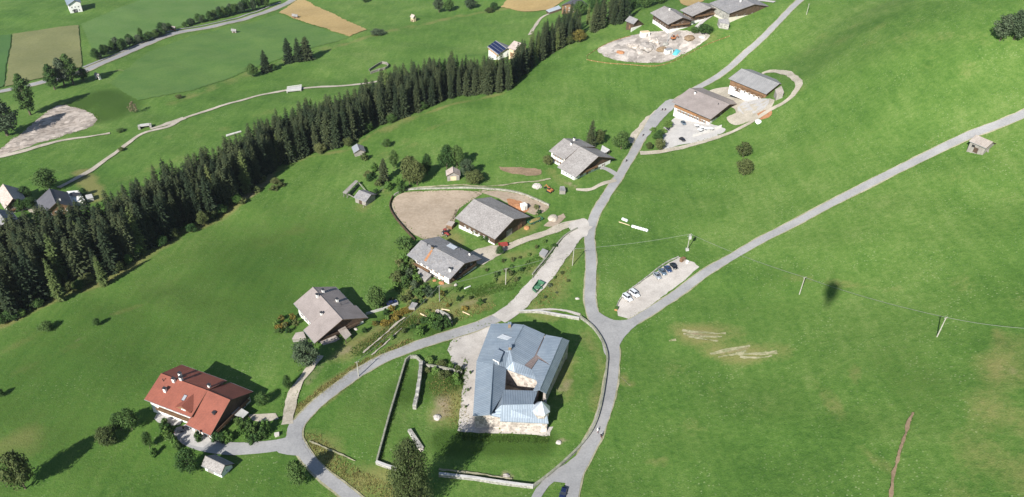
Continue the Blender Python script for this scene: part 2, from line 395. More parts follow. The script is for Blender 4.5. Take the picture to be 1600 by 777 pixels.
leaf_mat('needles_light', (0.065, 0.096, 0.029), (0.109, 0.142, 0.043), (0.160, 0.181, 0.061), 0.2)
leaf_mat('leaves', (0.029, 0.070, 0.020), (0.061, 0.116, 0.030), (0.109, 0.171, 0.046))
leaf_mat('leaves_olive', (0.052, 0.075, 0.025), (0.104, 0.128, 0.041), (0.167, 0.181, 0.067))
leaf_mat('leaves_bright', (0.061, 0.128, 0.026), (0.109, 0.196, 0.043), (0.174, 0.261, 0.065))
leaf_mat('leaves_yellow', (0.10, 0.10, 0.025), (0.18, 0.15, 0.035), (0.33, 0.24, 0.05))
leaf_mat('leaves_bluish', (0.043, 0.072, 0.035), (0.080, 0.113, 0.058), (0.138, 0.167, 0.096))
leaf_mat('leaves_old', (0.045, 0.066, 0.022), (0.085, 0.11, 0.037), (0.135, 0.155, 0.056))
leaf_mat('twigs_brown', (0.12, 0.085, 0.055), (0.18, 0.13, 0.085), (0.24, 0.175, 0.12), 0.1)
leaf_mat('dry_grass', (0.19, 0.18, 0.06), (0.33, 0.28, 0.10), (0.50, 0.40, 0.17), 0.4)
leaf_mat('rank_grass', (0.08, 0.15, 0.028), (0.13, 0.20, 0.042), (0.20, 0.24, 0.07), 0.4)

# ------------------------------------------------------------------ the ground sheet
def axis(a, b, c, d, fine, coarse_n):
    mid = np.arange(b, c + 0.01, fine)
    lo = b - (b - a) * (np.linspace(1, 0, coarse_n, endpoint=False) ** 2.2)
    hi = c + (d - c) * (np.linspace(0, 1, coarse_n + 1)[1:] ** 2.2)
    return np.r_[lo, mid, hi]
gx = axis(-4200, -300, 300, 4200, 2.4, 60)
gy = axis(-2500, 130, 640, 5200, 2.4, 60)
# between the fine core and the rim keep the far fields reasonably fine too
gy = np.unique(np.r_[gy[gy <= 640], np.arange(644, 1200, 5.0), gy[gy > 1200]])
gx = np.unique(np.r_[gx[gx < -620], np.arange(-620, -300, 5.0), gx[(gx >= -300) & (gx <= 300)], np.arange(305, 620, 5.0), gx[gx > 620]])
GX, GY = np.meshgrid(gx, gy)
GZ = hf(GX, GY)

def w2(pts): return [(p.x, p.y) for p in (at(*q[:2]) for q in pts)]
def seg_dist(X, Y, pts):
    d = np.full(X.shape, 1e9)
    if len(pts) == 1: return np.hypot(X - pts[0][0], Y - pts[0][1])
    for (a, b) in zip(pts[:-1], pts[1:]):
        ax, ay = a; bx, by = b; L2 = (bx - ax) ** 2 + (by - ay) ** 2 + 1e-9
        t = np.clip(((X - ax) * (bx - ax) + (Y - ay) * (by - ay)) / L2, 0, 1)
        d = np.minimum(d, np.hypot(X - ax - t * (bx - ax), Y - ay - t * (by - ay)))
    return d
ZONES = [
 (2, [(125,165),(165,150),(185,165),(165,178)], 20, .85), (1, [(742,412),(756,416)], 3.5, .7), (1, [(705,446),(690,448)], 3, .7), (1, [(720,478),(745,470)], 3, .55), (1, [(640,500),(660,490)], 3, .5), (1, [(545,545),(500,575),(480,600)], 2.6, .7), (1, [(760,455),(800,440)], 2.5, .45), (0, [(660,440),(640,460),(680,470)], 9, .8), (0, [(790,400),(830,395)], 5, .7), (1, [(735,355),(722,345)], 2.5, .6), (1, [(900,385),(890,410)], 2.4, .4), (1, [(845,480),(830,485)], 3, .5), (0, [(560,325),(600,300)], 7, .6), (1, [(585,310),(600,296)], 2.4, .5),
 (2, [(60,640),(200,520),(330,470),(420,400)], 75, .5), (2, [(560,650),(620,700)], 22, .4), (2, [(170,730),(420,740)], 40, .4),  # broad darker green over the left meadow
 (0, [(1262,582),(1285,620),(1310,660),(1345,700),(1390,735)], 3, .5), (0, [(1275,585),(1300,625),(1325,662)], 2.6, .5), (0, [(1335,575),(1338,600)], 2.6, .6), (0, [(975,712),(1010,722),(1040,722)], 3, .5), (0, [(970,590),(982,600)], 2.4, .9), (0, [(1200,430),(1400,450)], 4, .5), (0, [(1560,520),(1555,600)], 3, .7), (0, [(120,540),(40,575),(0,590)], 6, .4), (0, [(60,520),(0,550)], 6, .45), (0, [(640,520),(560,575)], 5, .5), (0, [(700,235),(650,225),(600,250)], 6, .4), (0, [(860,150),(960,120),(1060,95)], 10, .25), (0, [(700,170),(820,175),(900,190)], 8, .3), (2, [(1000,450),(940,420)], 14, .35), (2, [(430,600),(520,540)], 14, .3), (2, [(1250,250),(1350,200)], 25, .3), (2, [(1400,560),(1450,620)], 18, .35),  # channel (0 dry, 1 bare, 2 lush and darker green), picture polyline, radius m, strength
 (0, [(1075,520),(1130,525)], 9, 1.0), (0, [(1120,550),(1210,552)], 7, 1.0), (1, [(1080,521),(1120,524)], 3, .8), (1, [(1125,549),(1165,545)], 2.5, .8), (1, [(1165,556),(1205,553)], 2, .7),
 (0, [(1060,570),(1170,600),(1110,640)], 34, .33), (0, [(1590,600),(1590,760)], 20, .6), (0, [(1590,560)], 16, .7), (1, [(1590,575)], 7, .55), (0, [(1480,440),(1590,470)], 20, .35), (0, [(1420,240),(1590,330)], 30, .3),
 (0, [(30,695),(5,700)], 11, .9), (0, [(545,585),(505,617),(475,640)], 5.5, 1.0), (0, [(490,690),(540,745),(620,775)], 9, .9), (0, [(600,745),(650,775)], 7, .8),
 (0, [(620,500),(575,530),(530,560)], 6, .9), (0, [(700,465),(640,500),(600,520)], 9, .85), (0, [(760,470),(700,490)], 8, .8), (0, [(840,420),(790,440)], 6, .7), (0, [(880,440),(850,480)], 9, .7), (0, [(900,390),(870,440)], 6, .6),
 (1, [(690,625),(695,645)], 4, .8), (1, [(685,652)], 4, .8), (0, [(690,610),(710,655)], 10, .9), (0, [(720,600),(715,660)], 6, .8), (1, [(875,610),(890,595)], 3, .8), (0, [(885,560),(875,620)], 6, .8),
 (1, [(872,692),(884,690)], 1.8, .9), (1, [(790,745)], 3, .8), (1, [(897,535)], 2, .8), (0, [(900,500),(940,560),(935,640)], 5, .6), (0, [(870,495),(830,492)], 5, .7),
 (0, [(0,508),(100,458),(170,437),(240,392),(290,362),(340,345),(400,297)], 5, 1.0), (1, [(385,308),(410,288),(422,270)], 5, .75), (0, [(420,275),(480,245),(545,235),(590,205),(650,182),(720,160),(800,143)], 4, .65),
 (0, [(640,185),(600,205)], 7, .8), (0, [(580,250),(640,215),(700,190)], 5, .45), (0, [(520,300),(420,380),(200,470)], 10, .35), (0, [(180,490),(215,478)], 3, .9), (1, [(122,530),(130,527)], 1.8, .7),
 (0, [(420,370),(480,360)], 9, .4), (0, [(610,330),(550,360)], 12, .35), (0, [(330,560),(420,480)], 16, .25),
 (0, [(270,160),(400,112),(470,88),(560,62),(640,42),(720,25),(800,12)], 9, .6), (0, [(290,250),(180,280),(120,300)], 14, .4), (0, [(400,180),(520,150)], 9, .4), (0, [(270,215),(420,190)], 12, .4),
 (0, [(130,270),(145,300),(150,310)], 8, 1.0), (1, [(715,12)], 7, .5), (1, [(205,112),(185,110)], 4, .8), (0, [(1290,60),(1500,90)], 30, .35), (0, [(1190,150),(1250,140)], 8, .5),
 (2, [(150,155),(180,165)], 26, .3), (2, [(640,610),(700,590)], 12, .7), (2, [(700,690),(840,690)], 8, .9), (2, [(1230,440),(1180,470)], 30, .3), (2, [(610,500),(690,520)], 8, .7), (2, [(330,700),(420,740)], 22, .3),
 (2, [(660,500),(690,510)], 5, .8), (2, [(1000,330),(1100,350)], 20, .3), (0, [(930,430),(925,490)], 3, .7), (0, [(715,380),(700,360)], 6, .8), (0, [(750,355),(730,340)], 7, .7), (0, [(840,350),(800,372)], 6, .7),
 (0, [(970,300),(880,290),(820,290)], 6, .4), (0, [(860,265),(880,285)], 5, .6), (1, [(885,285),(905,295)], 2.5, .7), (0, [(1100,60),(1140,50)], 10, .5),
]
GCOL = np.zeros(GX.shape + (4,), dtype=np.float32); GCOL[..., 3] = 1
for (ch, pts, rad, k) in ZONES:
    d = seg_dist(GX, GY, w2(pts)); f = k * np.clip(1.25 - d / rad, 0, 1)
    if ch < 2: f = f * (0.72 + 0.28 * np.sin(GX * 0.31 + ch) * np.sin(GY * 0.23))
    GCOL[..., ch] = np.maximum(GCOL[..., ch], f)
def ground_mesh():
    ny, nx = GX.shape; me = bpy.data.meshes.new('ground')
    co = np.stack([GX, GY, GZ], -1).reshape(-1, 3)
    i = (np.arange(ny - 1)[:, None] * nx + np.arange(nx - 1)[None, :]).ravel()
    q = np.stack([i, i + 1, i + nx + 1, i + nx], -1)
    me.vertices.add(len(co)); me.vertices.foreach_set('co', co.ravel())
    me.loops.add(q.size); me.loops.foreach_set('vertex_index', q.ravel().astype(np.int32))
    me.polygons.add(len(q)); me.polygons.foreach_set('loop_start', np.arange(0, q.size, 4, dtype=np.int32))
    me.update(calc_edges=True); me.shade_smooth()
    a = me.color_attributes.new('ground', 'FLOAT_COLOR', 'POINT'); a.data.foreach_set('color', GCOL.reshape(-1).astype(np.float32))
    me.materials.append(M['meadow']); return me
ground = bpy.data.objects.new('ground', ground_mesh()); COL.objects.link(ground); tag(ground, kind='structure')

# ------------------------------------------------------------------ draped strips and patches
_lift = [0.05]
def nextlift():
    _lift[0] += 0.008; return _lift[0]
def catmull(P, step, closed=False):
    P = [Vector((p[0], p[1])) for p in P]; n = len(P); out = []
    for i in range(n if closed else n - 1):
        if closed: a, b, c, d = P[(i - 1) % n], P[i], P[(i + 1) % n], P[(i + 2) % n]
        else: a, b, c, d = P[max(0, i - 1)], P[i], P[i + 1], P[min(n - 1, i + 2)]
        k = max(1, int((c - b).length / step))
        for j in range(k):
            t = j / k
            out.append(0.5 * ((2 * b) + (c - a) * t + (2 * a - 5 * b + 4 * c - d) * t * t + (3 * b - 3 * c + d - a) * t ** 3))
    if not closed: out.append(P[-1])
    return out
def ribbon(name, pts, width, mat, step=1.6, edge=0.04, lift=None, label=None, parent=None, kind='structure', across=5, seed=1):
    """a strip laid on the ground along a picture polyline; width in metres, or (start, end)"""
    rr = random.Random(seed + len(pts)); P = catmull(w2(pts), step); lift = nextlift() if lift is None else lift
    n = len(P); w0, w1 = width if hasattr(width, '__len__') else (width, width)
    V = []; e1 = e2 = 0
    for i, p in enumerate(P):
        d = (P[min(n - 1, i + 1)] - P[max(0, i - 1)]).normalized(); nn = Vector((-d.y, d.x)); w = (w0 + (w1 - w0) * i / max(1, n - 1)) / 2
        e1 = e1 * .8 + rr.uniform(-1, 1) * edge; e2 = e2 * .8 + rr.uniform(-1, 1) * edge
        for k in range(across):
            t = -1 + 2 * k / (across - 1); off = t * w + (e1 if k == 0 else 0) + (e2 if k == across - 1 else 0)
            V.append((p.x + nn.x * off, p.y + nn.y * off))
    V = np.array(V); Z = hf(V[:, 0], V[:, 1]) + lift; mb = MB(); mb.v = [(a, b, c) for (a, b), c in zip(V.tolist(), Z.tolist())]
    for i in range(n - 1):
        for k in range(across - 1):
            q = i * across + k; mb.f.append((q, q + 1, q + across + 1, q + across)); mb.m.append(0)
    o = mb.build(name, mat, parent, smooth=True, uv=False); 
    if not parent: tag(o, label, None, None, kind)
    return o
def poly_sheet(XY, lift, step):
    n = len(XY); A = np.array(XY); lo = A.min(0); hi = A.max(0)
    pts = [Vector((float(a), float(b))) for a, b in XY]
    ex = []
    for x in np.arange(lo[0] + step / 2, hi[0], step):
        for y in np.arange(lo[1] + step / 2, hi[1], step):
            ins = False; j = n - 1
            for i in range(n):
                if (A[i, 1] > y) != (A[j, 1] > y) and x < (A[j, 0] - A[i, 0]) * (y - A[i, 1]) / (A[j, 1] - A[i, 1]) + A[i, 0]: ins = not ins
                j = i
            if ins: ex.append(Vector((float(x), float(y))))
    vs, es, fs, *_ = delaunay_2d_cdt(pts + ex, [(i, (i + 1) % n) for i in range(n)], [list(range(n))], 1, 1e-4)
    V = np.array([(v.x, v.y) for v in vs]); Z = hf(V[:, 0], V[:, 1]) + lift
    mb = MB(); mb.v = [(a, b, c) for (a, b), c in zip(V.tolist(), Z.tolist())]; mb.f = [tuple(f) for f in fs]; mb.m = [0] * len(fs); return mb
def patch(name, pts, mat, edge=0.35, lift=None, step=4.0, smooth=True, seed=3, kind='structure', label=None, parent=None, es=1.8):
    rr = random.Random(seed + len(pts)); P = w2(pts)
    if smooth: P = catmull(P, es, True)
    else:
        Q = []
        for i in range(len(P)):
            a = Vector(P[i]); b = Vector(P[(i + 1) % len(P)]); k = max(1, int((b - a).length / es))
            Q += [a.lerp(b, j / k) for j in range(k)]
        P = Q
    P = [(p[0] + rr.uniform(-edge, edge), p[1] + rr.uniform(-edge, edge)) for p in P]
    mb = poly_sheet(P, nextlift() if lift is None else lift, step)
    o = mb.build(name, mat, parent, smooth=True, uv=False, fix=False)
    if o.data.polygons and sum(p.normal.z for p in o.data.polygons) < 0: o.data.flip_normals()
    if not parent: tag(o, label, None, None, kind)
    return o

# fields of the valley floor
patch('olive_field', [(20,54),(123,40),(128,105),(70,122),(8,136)], 'crop_olive', 0.5, lift=0.5, step=9, smooth=False)
patch('tan_field', [(436,20),(470,-4),(574,47),(546,58)], 'crop_tan', 0.6, lift=0.5, step=9, smooth=False)
patch('stubble_field', [(783,12),(802,-12),(905,-14),(858,16),(818,19)], 'crop_tan', 0.6, lift=0.5, step=9, smooth=False)
patch('upper_hay_field', [(127,38),(250,-12),(428,-12),(398,16),(280,42),(150,94)], 'crop_lime', 0.8, lift=.3, step=9, smooth=False)
patch('terrace_meadow', [(172,130),(232,82),(300,56),(400,34),(434,22),(545,59),(470,80),(400,106),(300,142),(215,158)], 'crop_mid', 0.8, lift=.3, step=9, smooth=False)
patch('clover_field', [(-30,62),(18,54),(6,136),(-30,146)], 'crop_green', 0.5, lift=0.5, step=9, smooth=False)
patch('young_grass_field', [(1010,-14),(1090,-14),(1092,-2),(1040,2),(1004,6)], 'crop_lime', 0.6, lift=0.3, step=8)
patch('barley_field', [(1062,-3),(1096,-10),(1104,-2),(1080,9),(1068,8)], 'crop_tan', 0.5, lift=0.3, step=6)
patch('scree', [(-8,242),(38,205),(72,176),(96,164),(130,172),(152,186),(138,200),(100,212),(60,224),(24,237),(-8,247)], 'scree', 0.8, step=4)
# worked ground near the farms
patch('castle_yard', [(700,548),(710,530),(735,518),(768,505),(782,512),(765,540),(752,562),(748,575),(728,578),(712,574)], 'gravel', 0.5, step=3)
patch('castle_terrace', [(728,560),(750,556),(748,600),(742,655),(800,664),(864,668),(858,682),(780,678),(716,674),(722,620)], 'gravel', 0.3, step=3, smooth=False)
patch('parking_lot', [(962,482),(974,462),(1004,440),(1040,414),(1062,402),(1084,410),(1092,417),(1075,433),(1030,467),(990,500),(966,494)], 'gravel', 0.25, step=4, smooth=False)
patch('paddock', [(612,322),(618,308),(640,300),(700,298),(752,301),(735,314),(716,328),(708,350),(693,369),(662,374),(640,361),(622,342)], 'paddock_sand', 0.25, step=4)
patch('barn_yard', [(748,298),(800,301),(848,317),(858,325),(838,336),(816,328),(780,311)], 'paddock_sand', 0.3, step=4)
patch('manure_heap_floor', [(792,312),(812,314),(828,327),(812,336),(800,328)], 'rust_soil', 0.3, step=3)
patch('bare_strip', [(780,262),(815,262),(846,266),(840,275),(800,272)], 'bare_soil', 0.6, step=4)
patch('farm_forecourt', [(1034,206),(1048,190),(1062,181),(1080,184),(1126,199),(1132,206),(1100,221),(1066,226),(1036,233)], 'paving', 0.25, step=4)
patch('farm_yard', [(1106,146),(1140,136),(1150,148),(1166,158),(1203,154),(1208,164),(1188,182),(1150,196),(1136,184),(1150,172)], 'track_gravel', 0.3, step=4)
patch('concrete_yard', [(1152,170),(1168,156),(1200,155),(1196,168),(1178,178),(1160,178)], 'paving', 0.15, step=4)
patch('building_site_ground', [(934,78),(960,64),(1000,53),(1062,48),(1108,54),(1094,70),(1062,88),(1036,98),(985,97),(952,91)], 'site_gravel', 0.5, step=4)
patch('village_yard', [(40,318),(60,312),(70,322),(60,332),(46,332)], 'track_gravel', 0.4, step=5)
patch('manure_yard', [(1184,178),(1196,172),(1206,176),(1202,184),(1190,187)], 'rust_soil', 0.4, step=3)
patch('house_terrace', [(241,655),(256,642),(288,652),(282,664),(258,664)], 'paving', 0.1, step=3)
patch('garden_path_yard', [(388,650),(430,646),(436,655),(420,660),(396,657)], 'track_gravel', 0.3, step=3)
patch('hay_rack_yard', [(862,344),(880,334),(884,340),(868,354),(850,354)], 'paddock_sand', 0.3, step=3)
patch('farmstead_lane', [(735,395),(760,386),(790,383),(800,386),(775,402),(755,414),(742,410)], 'track_gravel', 0.3, step=3)

# roads: a gravelly verge below, the carriageway above
MAIN = [(1265,-12),(1232,18),(1196,55),(1160,88),(1128,115),(1090,138),(1058,158),(1030,182),(1006,210),(990,238),(966,278),(940,318),(926,345),(921,370),(923,400),(923,440),(922,470),(930,497),(948,522),(958,545),(957,575),(953,605),(945,640),(932,676),(914,712),(898,745),(888,790)]
HILL = [(1640,158),(1590,183),(1500,218),(1400,267),(1300,318),(1200,370),(1130,410),(1080,443),(1040,472),(1000,497),(975,512),(955,528)]
LOWER = [(792,490),(760,505),(720,519),(680,531),(640,545),(600,561),(560,583),(520,612),(490,637),(468,662),(462,684),(478,712),(505,742),(530,762),(565,790)]
DRIVE = [(460,690),(432,697),(395,701),(360,702),(320,696),(296,686),(284,672)]
for (nm, pts, w, e) in (('main_road_verge', MAIN, 4.9, .2), ('hill_road_verge', HILL, 4.75, .2), ('lower_road_verge', LOWER, 4.8, .18)):
    ribbon(nm, pts, w, 'verge', edge=e)
ribbon('main_road', MAIN, 4.15, 'asphalt')
ribbon('hill_road', HILL, 4.0, 'asphalt')
ribbon('lower_road', LOWER, (4.3, 3.6), 'asphalt')
ribbon('house_driveway', DRIVE, (4.5, 5.0), 'asphalt')
patch('driveway_turning', [(276,672),(290,664),(318,676),(330,690),(318,700),(292,693)], 'paving', 0.1, step=3)
patch('road_fork', [(914,472),(931,486),(960,501),(988,498),(1012,484),(1000,504),(982,520),(968,540),(965,560),(946,556),(938,530),(922,505)], 'asphalt', 0.1, step=3)
patch('lower_fork', [(452,664),(474,648),(488,634),(474,664),(472,690),(486,716),(462,713),(436,709),(425,694),(446,686)], 'asphalt', 0.1, step=3)
patch('south_fork', [(914,698),(932,690),(922,720),(908,750),(900,790),(884,790),(884,756),(866,754),(850,770),(838,790),(826,790),(838,764),(862,740),(892,720)], 'asphalt', 0.1, step=3)
ribbon('gravel_lane', [(915,352),(898,370),(876,398),(850,432),(826,460),(804,483),(780,500)], (6.5, 6.5), 'gravel', edge=.3)
ribbon('farm_lane', [(914,346),(886,353),(860,363),(830,373),(800,384),(770,396)], (4.4, 3.6), 'track_gravel', edge=.3)
patch('lane_mouth', [(888,352),(912,342),(920,350),(917,370),(906,373),(897,366)], 'gravel', 0.2, step=3)
ribbon('house_track', [(448,664),(450,645),(454,622),(466,600),(482,578),(500,556)], (3.8, 2.4), 'track_gravel', edge=.35)
ribbon('tavern_lane', [(1000,240),(1030,238),(1060,232),(1100,222),(1140,208),(1172,192),(1200,174),(1226,160),(1243,143),(1246,128),(1232,116),(1206,112),(1190,116)], (3.6, 2.8), 'track_gravel', edge=.3)
ribbon('white_house_drive', [(962,282),(940,288),(922,297),(900,297)], (2.6, 2.2), 'track_gravel', edge=.25)
ribbon('house_forecourt_strip', [(966,276),(950,266),(938,262)], 3.0, 'asphalt', edge=.1)
ribbon('road_shoulder', [(1052,158),(1020,182),(998,206),(986,224)], (5.0, 4.0), 'track_gravel', edge=.5, lift=0.052)
patch('upper_bay', [(1024,174),(1046,156),(1060,162),(1040,182),(1012,214),(998,226),(1006,200)], 'asphalt', .2, step=4)
VALLEY = [(-20,147),(70,128),(130,112),(180,91),(230,69),(280,51),(340,40),(400,24),(440,9),(475,-12)]
ribbon('valley_road_verge', VALLEY, 8.5, 'verge', step=4, edge=.3, lift=.3)
ribbon('valley_road', VALLEY, 6.2, 'asphalt_far', step=4, lift=.34)
ribbon('valley_footway', [(130,106),(180,86),(232,63),(282,46),(342,35),(400,19),(438,4)], 2.0, 'asphalt_far', step=4, lift=.38)
ribbon('valley_path', [(595,127),(545,134),(480,138),(420,147),(360,162),(310,178),(285,187),(262,199),(222,210),(190,232),(150,262),(118,281),(92,294)], (3.6, 3.0), 'track_gravel', step=3, edge=.3)
ribbon('pond_path', [(288,185),(272,190),(255,196),(235,202)], (5.0, 3.0), 'track_gravel', step=3, edge=.5)
ribbon('scree_track', [(-10,248),(40,236),(90,222),(140,214),(172,209)], (3.6, 2.0), 'track_gravel', step=3, edge=.5)
ribbon('mill_path', [(868,18),(846,28),(836,42),(828,55)], 3.0, 'track_gravel', step=3, edge=.3)
ribbon('hamlet_lane', [(1190,12),(1150,8),(1120,20),(1098,34),(1086,46)], 3.2, 'paving', step=3, edge=.3)
ribbon('upper_lane', [(1210,4),(1185,2),(1168,6)], 2.5, 'paving', step=3, edge=.2)
for k, (pts, w) in enumerate((([(1066,516),(1095,520),(1134,522)], 1.5), ([(1068,521),(1100,526),(1128,527)], 1.2), ([(1076,527),(1100,531),(1122,533)], .9), ([(1110,554),(1135,548),(1172,541)], 1.3), ([(1122,558),(1150,552),(1165,548)], .9), ([(1150,553),(1180,553),(1214,550)], 1.2), ([(1156,558),(1185,559),(1206,556)], 1.0), ([(1045,533),(1056,531)], .8), ([(970,590),(984,603)], .6))):
    ribbon('mown_swath', pts, w * .8, 'mown', edge=.3, step=.9, lift=.09 + .01 * k, across=4, seed=k)
ribbon('earth_trench', [(1427,646),(1420,664),(1411,692),(1402,720),(1394,748),(1388,790)], (.75, .7), 'bare_soil', edge=.2, step=.8)
for k, pts in enumerate(([(568,553),(590,533),(614,512),(632,497)], [(580,556),(604,536),(628,514)], [(636,556),(600,600),(590,640)])):
    ribbon('wheel_rut', pts, 0.55, 'track_gravel', edge=.2, step=1.0) if k < 2 else None
ribbon('grass_track', [(640,296),(700,291),(760,292),(830,285),(860,280)], 1.0, 'verge', edge=.35, step=1.2)
ribbon('castle_footpath', [(686,734),(740,741),(800,750)], 0.8, 'verge', edge=.2, step=1.0)
ribbon('garden_footpath', [(820,489),(850,485),(880,486),(906,494)], 1.1, 'gravel', edge=.2, step=1.0)
ribbon('bank_footpath', [(484,690),(520,706),(555,722)], 0.6, 'verge', edge=.2, step=1.0)

# ------------------------------------------------------------------ buildings
_wm = {}
def window_mesh(w, h, frame='frame_white'):
    k = (round(w, 2), round(h, 2), frame)
    if k not in _wm:
        f = MB(); t = 0.1                                        # faces +y, sits on the wall at y = 0
        for s in (-1, 1): f.box((s * (w / 2 - t / 2), 0.03, 0), (t, 0.1, h))
        for s in (-1, 1): f.box((0, 0.03, s * (h / 2 - t / 2)), (w - 2 * t, 0.1, t))
        f.box((0, 0.025, 0), (0.06, 0.08, h - 2 * t)); f.box((0, 0.06, -h / 2 - 0.04), (w + 0.16, 0.2, 0.08))
        p = MB(); p.box((0, 0.005, 0), (w - 0.2, 0.03, h - 0.2))
        s = MB(); s.box((0, 0.035, 0), (w * 0.46, 0.06, h))
        _wm[k] = (f.mesh('window', frame, uv=False), p.mesh('pane', 'glass', uv=False), s.mesh('shutter', 'shutter', uv=False))
    return _wm[k]
def add_window(parent, x, y, z, rz, w=1.0, h=1.3, shutters=False, frame='frame_white'):
    f, p, s = window_mesh(w, h, frame)
    o = link_mesh('window', f, parent, (x, y, z), (0, 0, rz)); link_mesh('pane', p, o)
    if shutters:
        for q in (-1, 1): link_mesh('shutter', s, o, (q * w * .76, 0, 0))
    return o
_dm = {}
def add_door(parent, x, y, z0, rz, w=1.1, h=2.1, mat='wood_brown'):
    k = (w, h, mat)
    if k not in _dm:
        d = MB(); d.box((0, 0.03, h / 2), (w, 0.08, h))
        for s in (-1, 1): d.box((s * (w / 2 + 0.06), 0.05, h / 2), (0.12, 0.14, h + .12))
        d.box((0, 0.05, h + 0.06), (w + .24, 0.14, 0.12))
        hd = MB(); hd.box((w * 0.36, 0.1, 1.05), (0.06, 0.08, 0.2))
        _dm[k] = (d.mesh('door', mat, uv=False), hd.mesh('handle', 'dark_metal', uv=False))
    o = link_mesh('door', _dm[k][0], parent, (x, y, z0), (0, 0, rz)); link_mesh('handle', _dm[k][1], o); return o
REPORT = []
class House:
    """gable roof from picture points: two ridge ends, a point of the near eave, a point of the far eave"""
    def __init__(s, name, label, cat, g, ridge, front, back=None, Hr=9.0, He=5.5, Hb=None, wall='plaster', roof='roof_shingle', over=0.8,
                 group=None, rt=0.24, gable=None, over_end=0.8, name_roof='roof', parent=None, z0=None):
        P = at(*g); s.z0 = P.z if z0 is None else z0
        A = at_z(*ridge[0], s.z0 + Hr); B = at_z(*ridge[1], s.z0 + Hr)
        mid = (A + B) / 2; u = Vector((B.x - A.x, B.y - A.y)); s.L = u.length; u.normalize()
        v = Vector((u.y, -u.x)); F = at_z(*front, s.z0 + He); s.wf = Vector((F.x - mid.x, F.y - mid.y)).dot(v)
        if s.wf < 0: v = -v; s.wf = -s.wf
        s.sgn = 1.0
        if back:
            Bk = at_z(*back, s.z0 + (Hb or He)); s.wb = -Vector((Bk.x - mid.x, Bk.y - mid.y)).dot(v)
        else: s.wb = s.wf
        s.rz = math.atan2(u.y, u.x)
        if abs(Vector((-u.y, u.x)).dot(v) + 1) < .1:               # keep y toward the viewer: turn by half a circle
            u = -u; s.rz = math.atan2(u.y, u.x)
        s.rs = 1 if u.x > 0 else -1                                # which end of local x lies to the right
        s.u, s.v = u, Vector((-u.y, u.x)); s.Hr, s.He, s.over, s.oe = Hr, He, over, over_end
        s.Hb = Hr - (Hr - He) * s.wb / s.wf if Hb is None else Hb
        if s.Hb < 1.5: s.Hb = He
        REPORT.append((name, round(s.L, 1), round(s.wf, 1), round(s.wb, 1), round(math.degrees(math.atan2(Hr - He, s.wf))), round(P.y)))
        s.loc = (mid.x, mid.y, s.z0)
        s.root = parent or thing(name, label, cat, s.loc, s.rz, group)
        s.sub = parent is not None
        if s.sub: s.off = parent.matrix_world
        s.sf = (Hr - He) / s.wf; s.sb = (Hr - s.Hb) / s.wb
        s.yf = s.wf - over; s.yb = -(s.wb - over); s.xw = s.L / 2 - over_end
        s.wall_mat = wall
        # walls: a pentagonal prism closed up to the roof's underside
        zf = Hr - s.sf * s.yf - rt * .8; zb = Hr - s.sb * -s.yb - rt * .8
        w = MB(); w.prism([(-s.xw, s.yf, -3), (-s.xw, s.yb, -3), (-s.xw, s.yb, zb), (-s.xw, 0, Hr - rt * .8), (-s.xw, s.yf, zf)], (2 * s.xw, 0, 0))
        s.zf, s.zb = zf, zb
        s.wall = w.build('wall', wall, s.root)
        r = MB(); a = s.L / 2
        prof = [(s.wf, He), (0, Hr), (-s.wb, s.Hb), (-s.wb, s.Hb - rt), (0, Hr - rt), (s.wf, He - rt)]
        r.prism([(-a, y, z) for y, z in prof[:2]] + [(-a, 0, Hr - rt), (-a, s.wf, He - rt)], (2 * a, 0, 0))
        r.prism([(-a, 0, Hr), (-a, -s.wb, s.Hb), (-a, -s.wb, s.Hb - rt), (-a, 0, Hr - rt)], (2 * a, 0, 0))
        s.roof = r.build(name_roof, roof, s.root)
        c = MB(); c.tube([(-a - .03, 0, Hr + .0), (a + .03, 0, Hr + .0)], 0.14, 6); c.build('ridge_cap', roof, s.root)
        for x in (-a - .03, a + .03):
            b = MB(); b.prism([(x - .03, 0, Hr), (x - .03, s.wf, He), (x - .03, s.wf, He - rt - .1), (x - .03, 0, Hr - rt - .1), (x - .03, -s.wb, s.Hb - rt - .1), (x - .03, -s.wb, s.Hb)], (.06, 0, 0)); b.build('bargeboard', 'wood_dark', s.root)
        for (yy, zz) in ((s.wf + .07, He - .12), (-s.wb - .07, s.Hb - .12)):
            gt = MB(); gt.tube([(-a, yy, zz), (a, yy, zz)], 0.08, 5); gt.build('gutter', 'steel', s.root)
        if gable:                                                  # boarded gable ends, a little proud of the masonry
            for e in (-1, 1):
                q = MB(); zz = min(zf, zb) - 0.4; x = e * (s.xw + .05)
                q.prism([(x, s.yf + .02, zz), (x, s.yb - .02, zz), (x, s.yb - .02, zb - .05), (x, 0, Hr - rt - .05), (x, s.yf + .02, zf - .05)], (e * .06, 0, 0)); q.build('gable_boarding', gable, s.root)
    def loc_of(s, P):
        d = Vector((P.x - s.loc[0], P.y - s.loc[1])); return d.dot(s.u), d.dot(s.v), P.z - s.z0
    def on_roof(s, px, py):
        r = ray(px, py); best = None
        for sl, lo, hi in ((s.sf, 0, s.wf), (-s.sb, -s.wb, 0)):
            # plane z = Hr - sl*y in local coordinates
            n = Vector((s.v.x * sl, s.v.y * sl, 1.0)); p0 = Vector((s.loc[0], s.loc[1], s.z0 + s.Hr))
            t = (p0 - CAM).dot(n) / r.dot(n); x, y, z = s.loc_of(CAM + r * t)
            if lo - .01 <= y <= hi + .01: best = (x, y, z)
        return best or (0, s.wf * .4, s.Hr - s.sf * s.wf * .4)
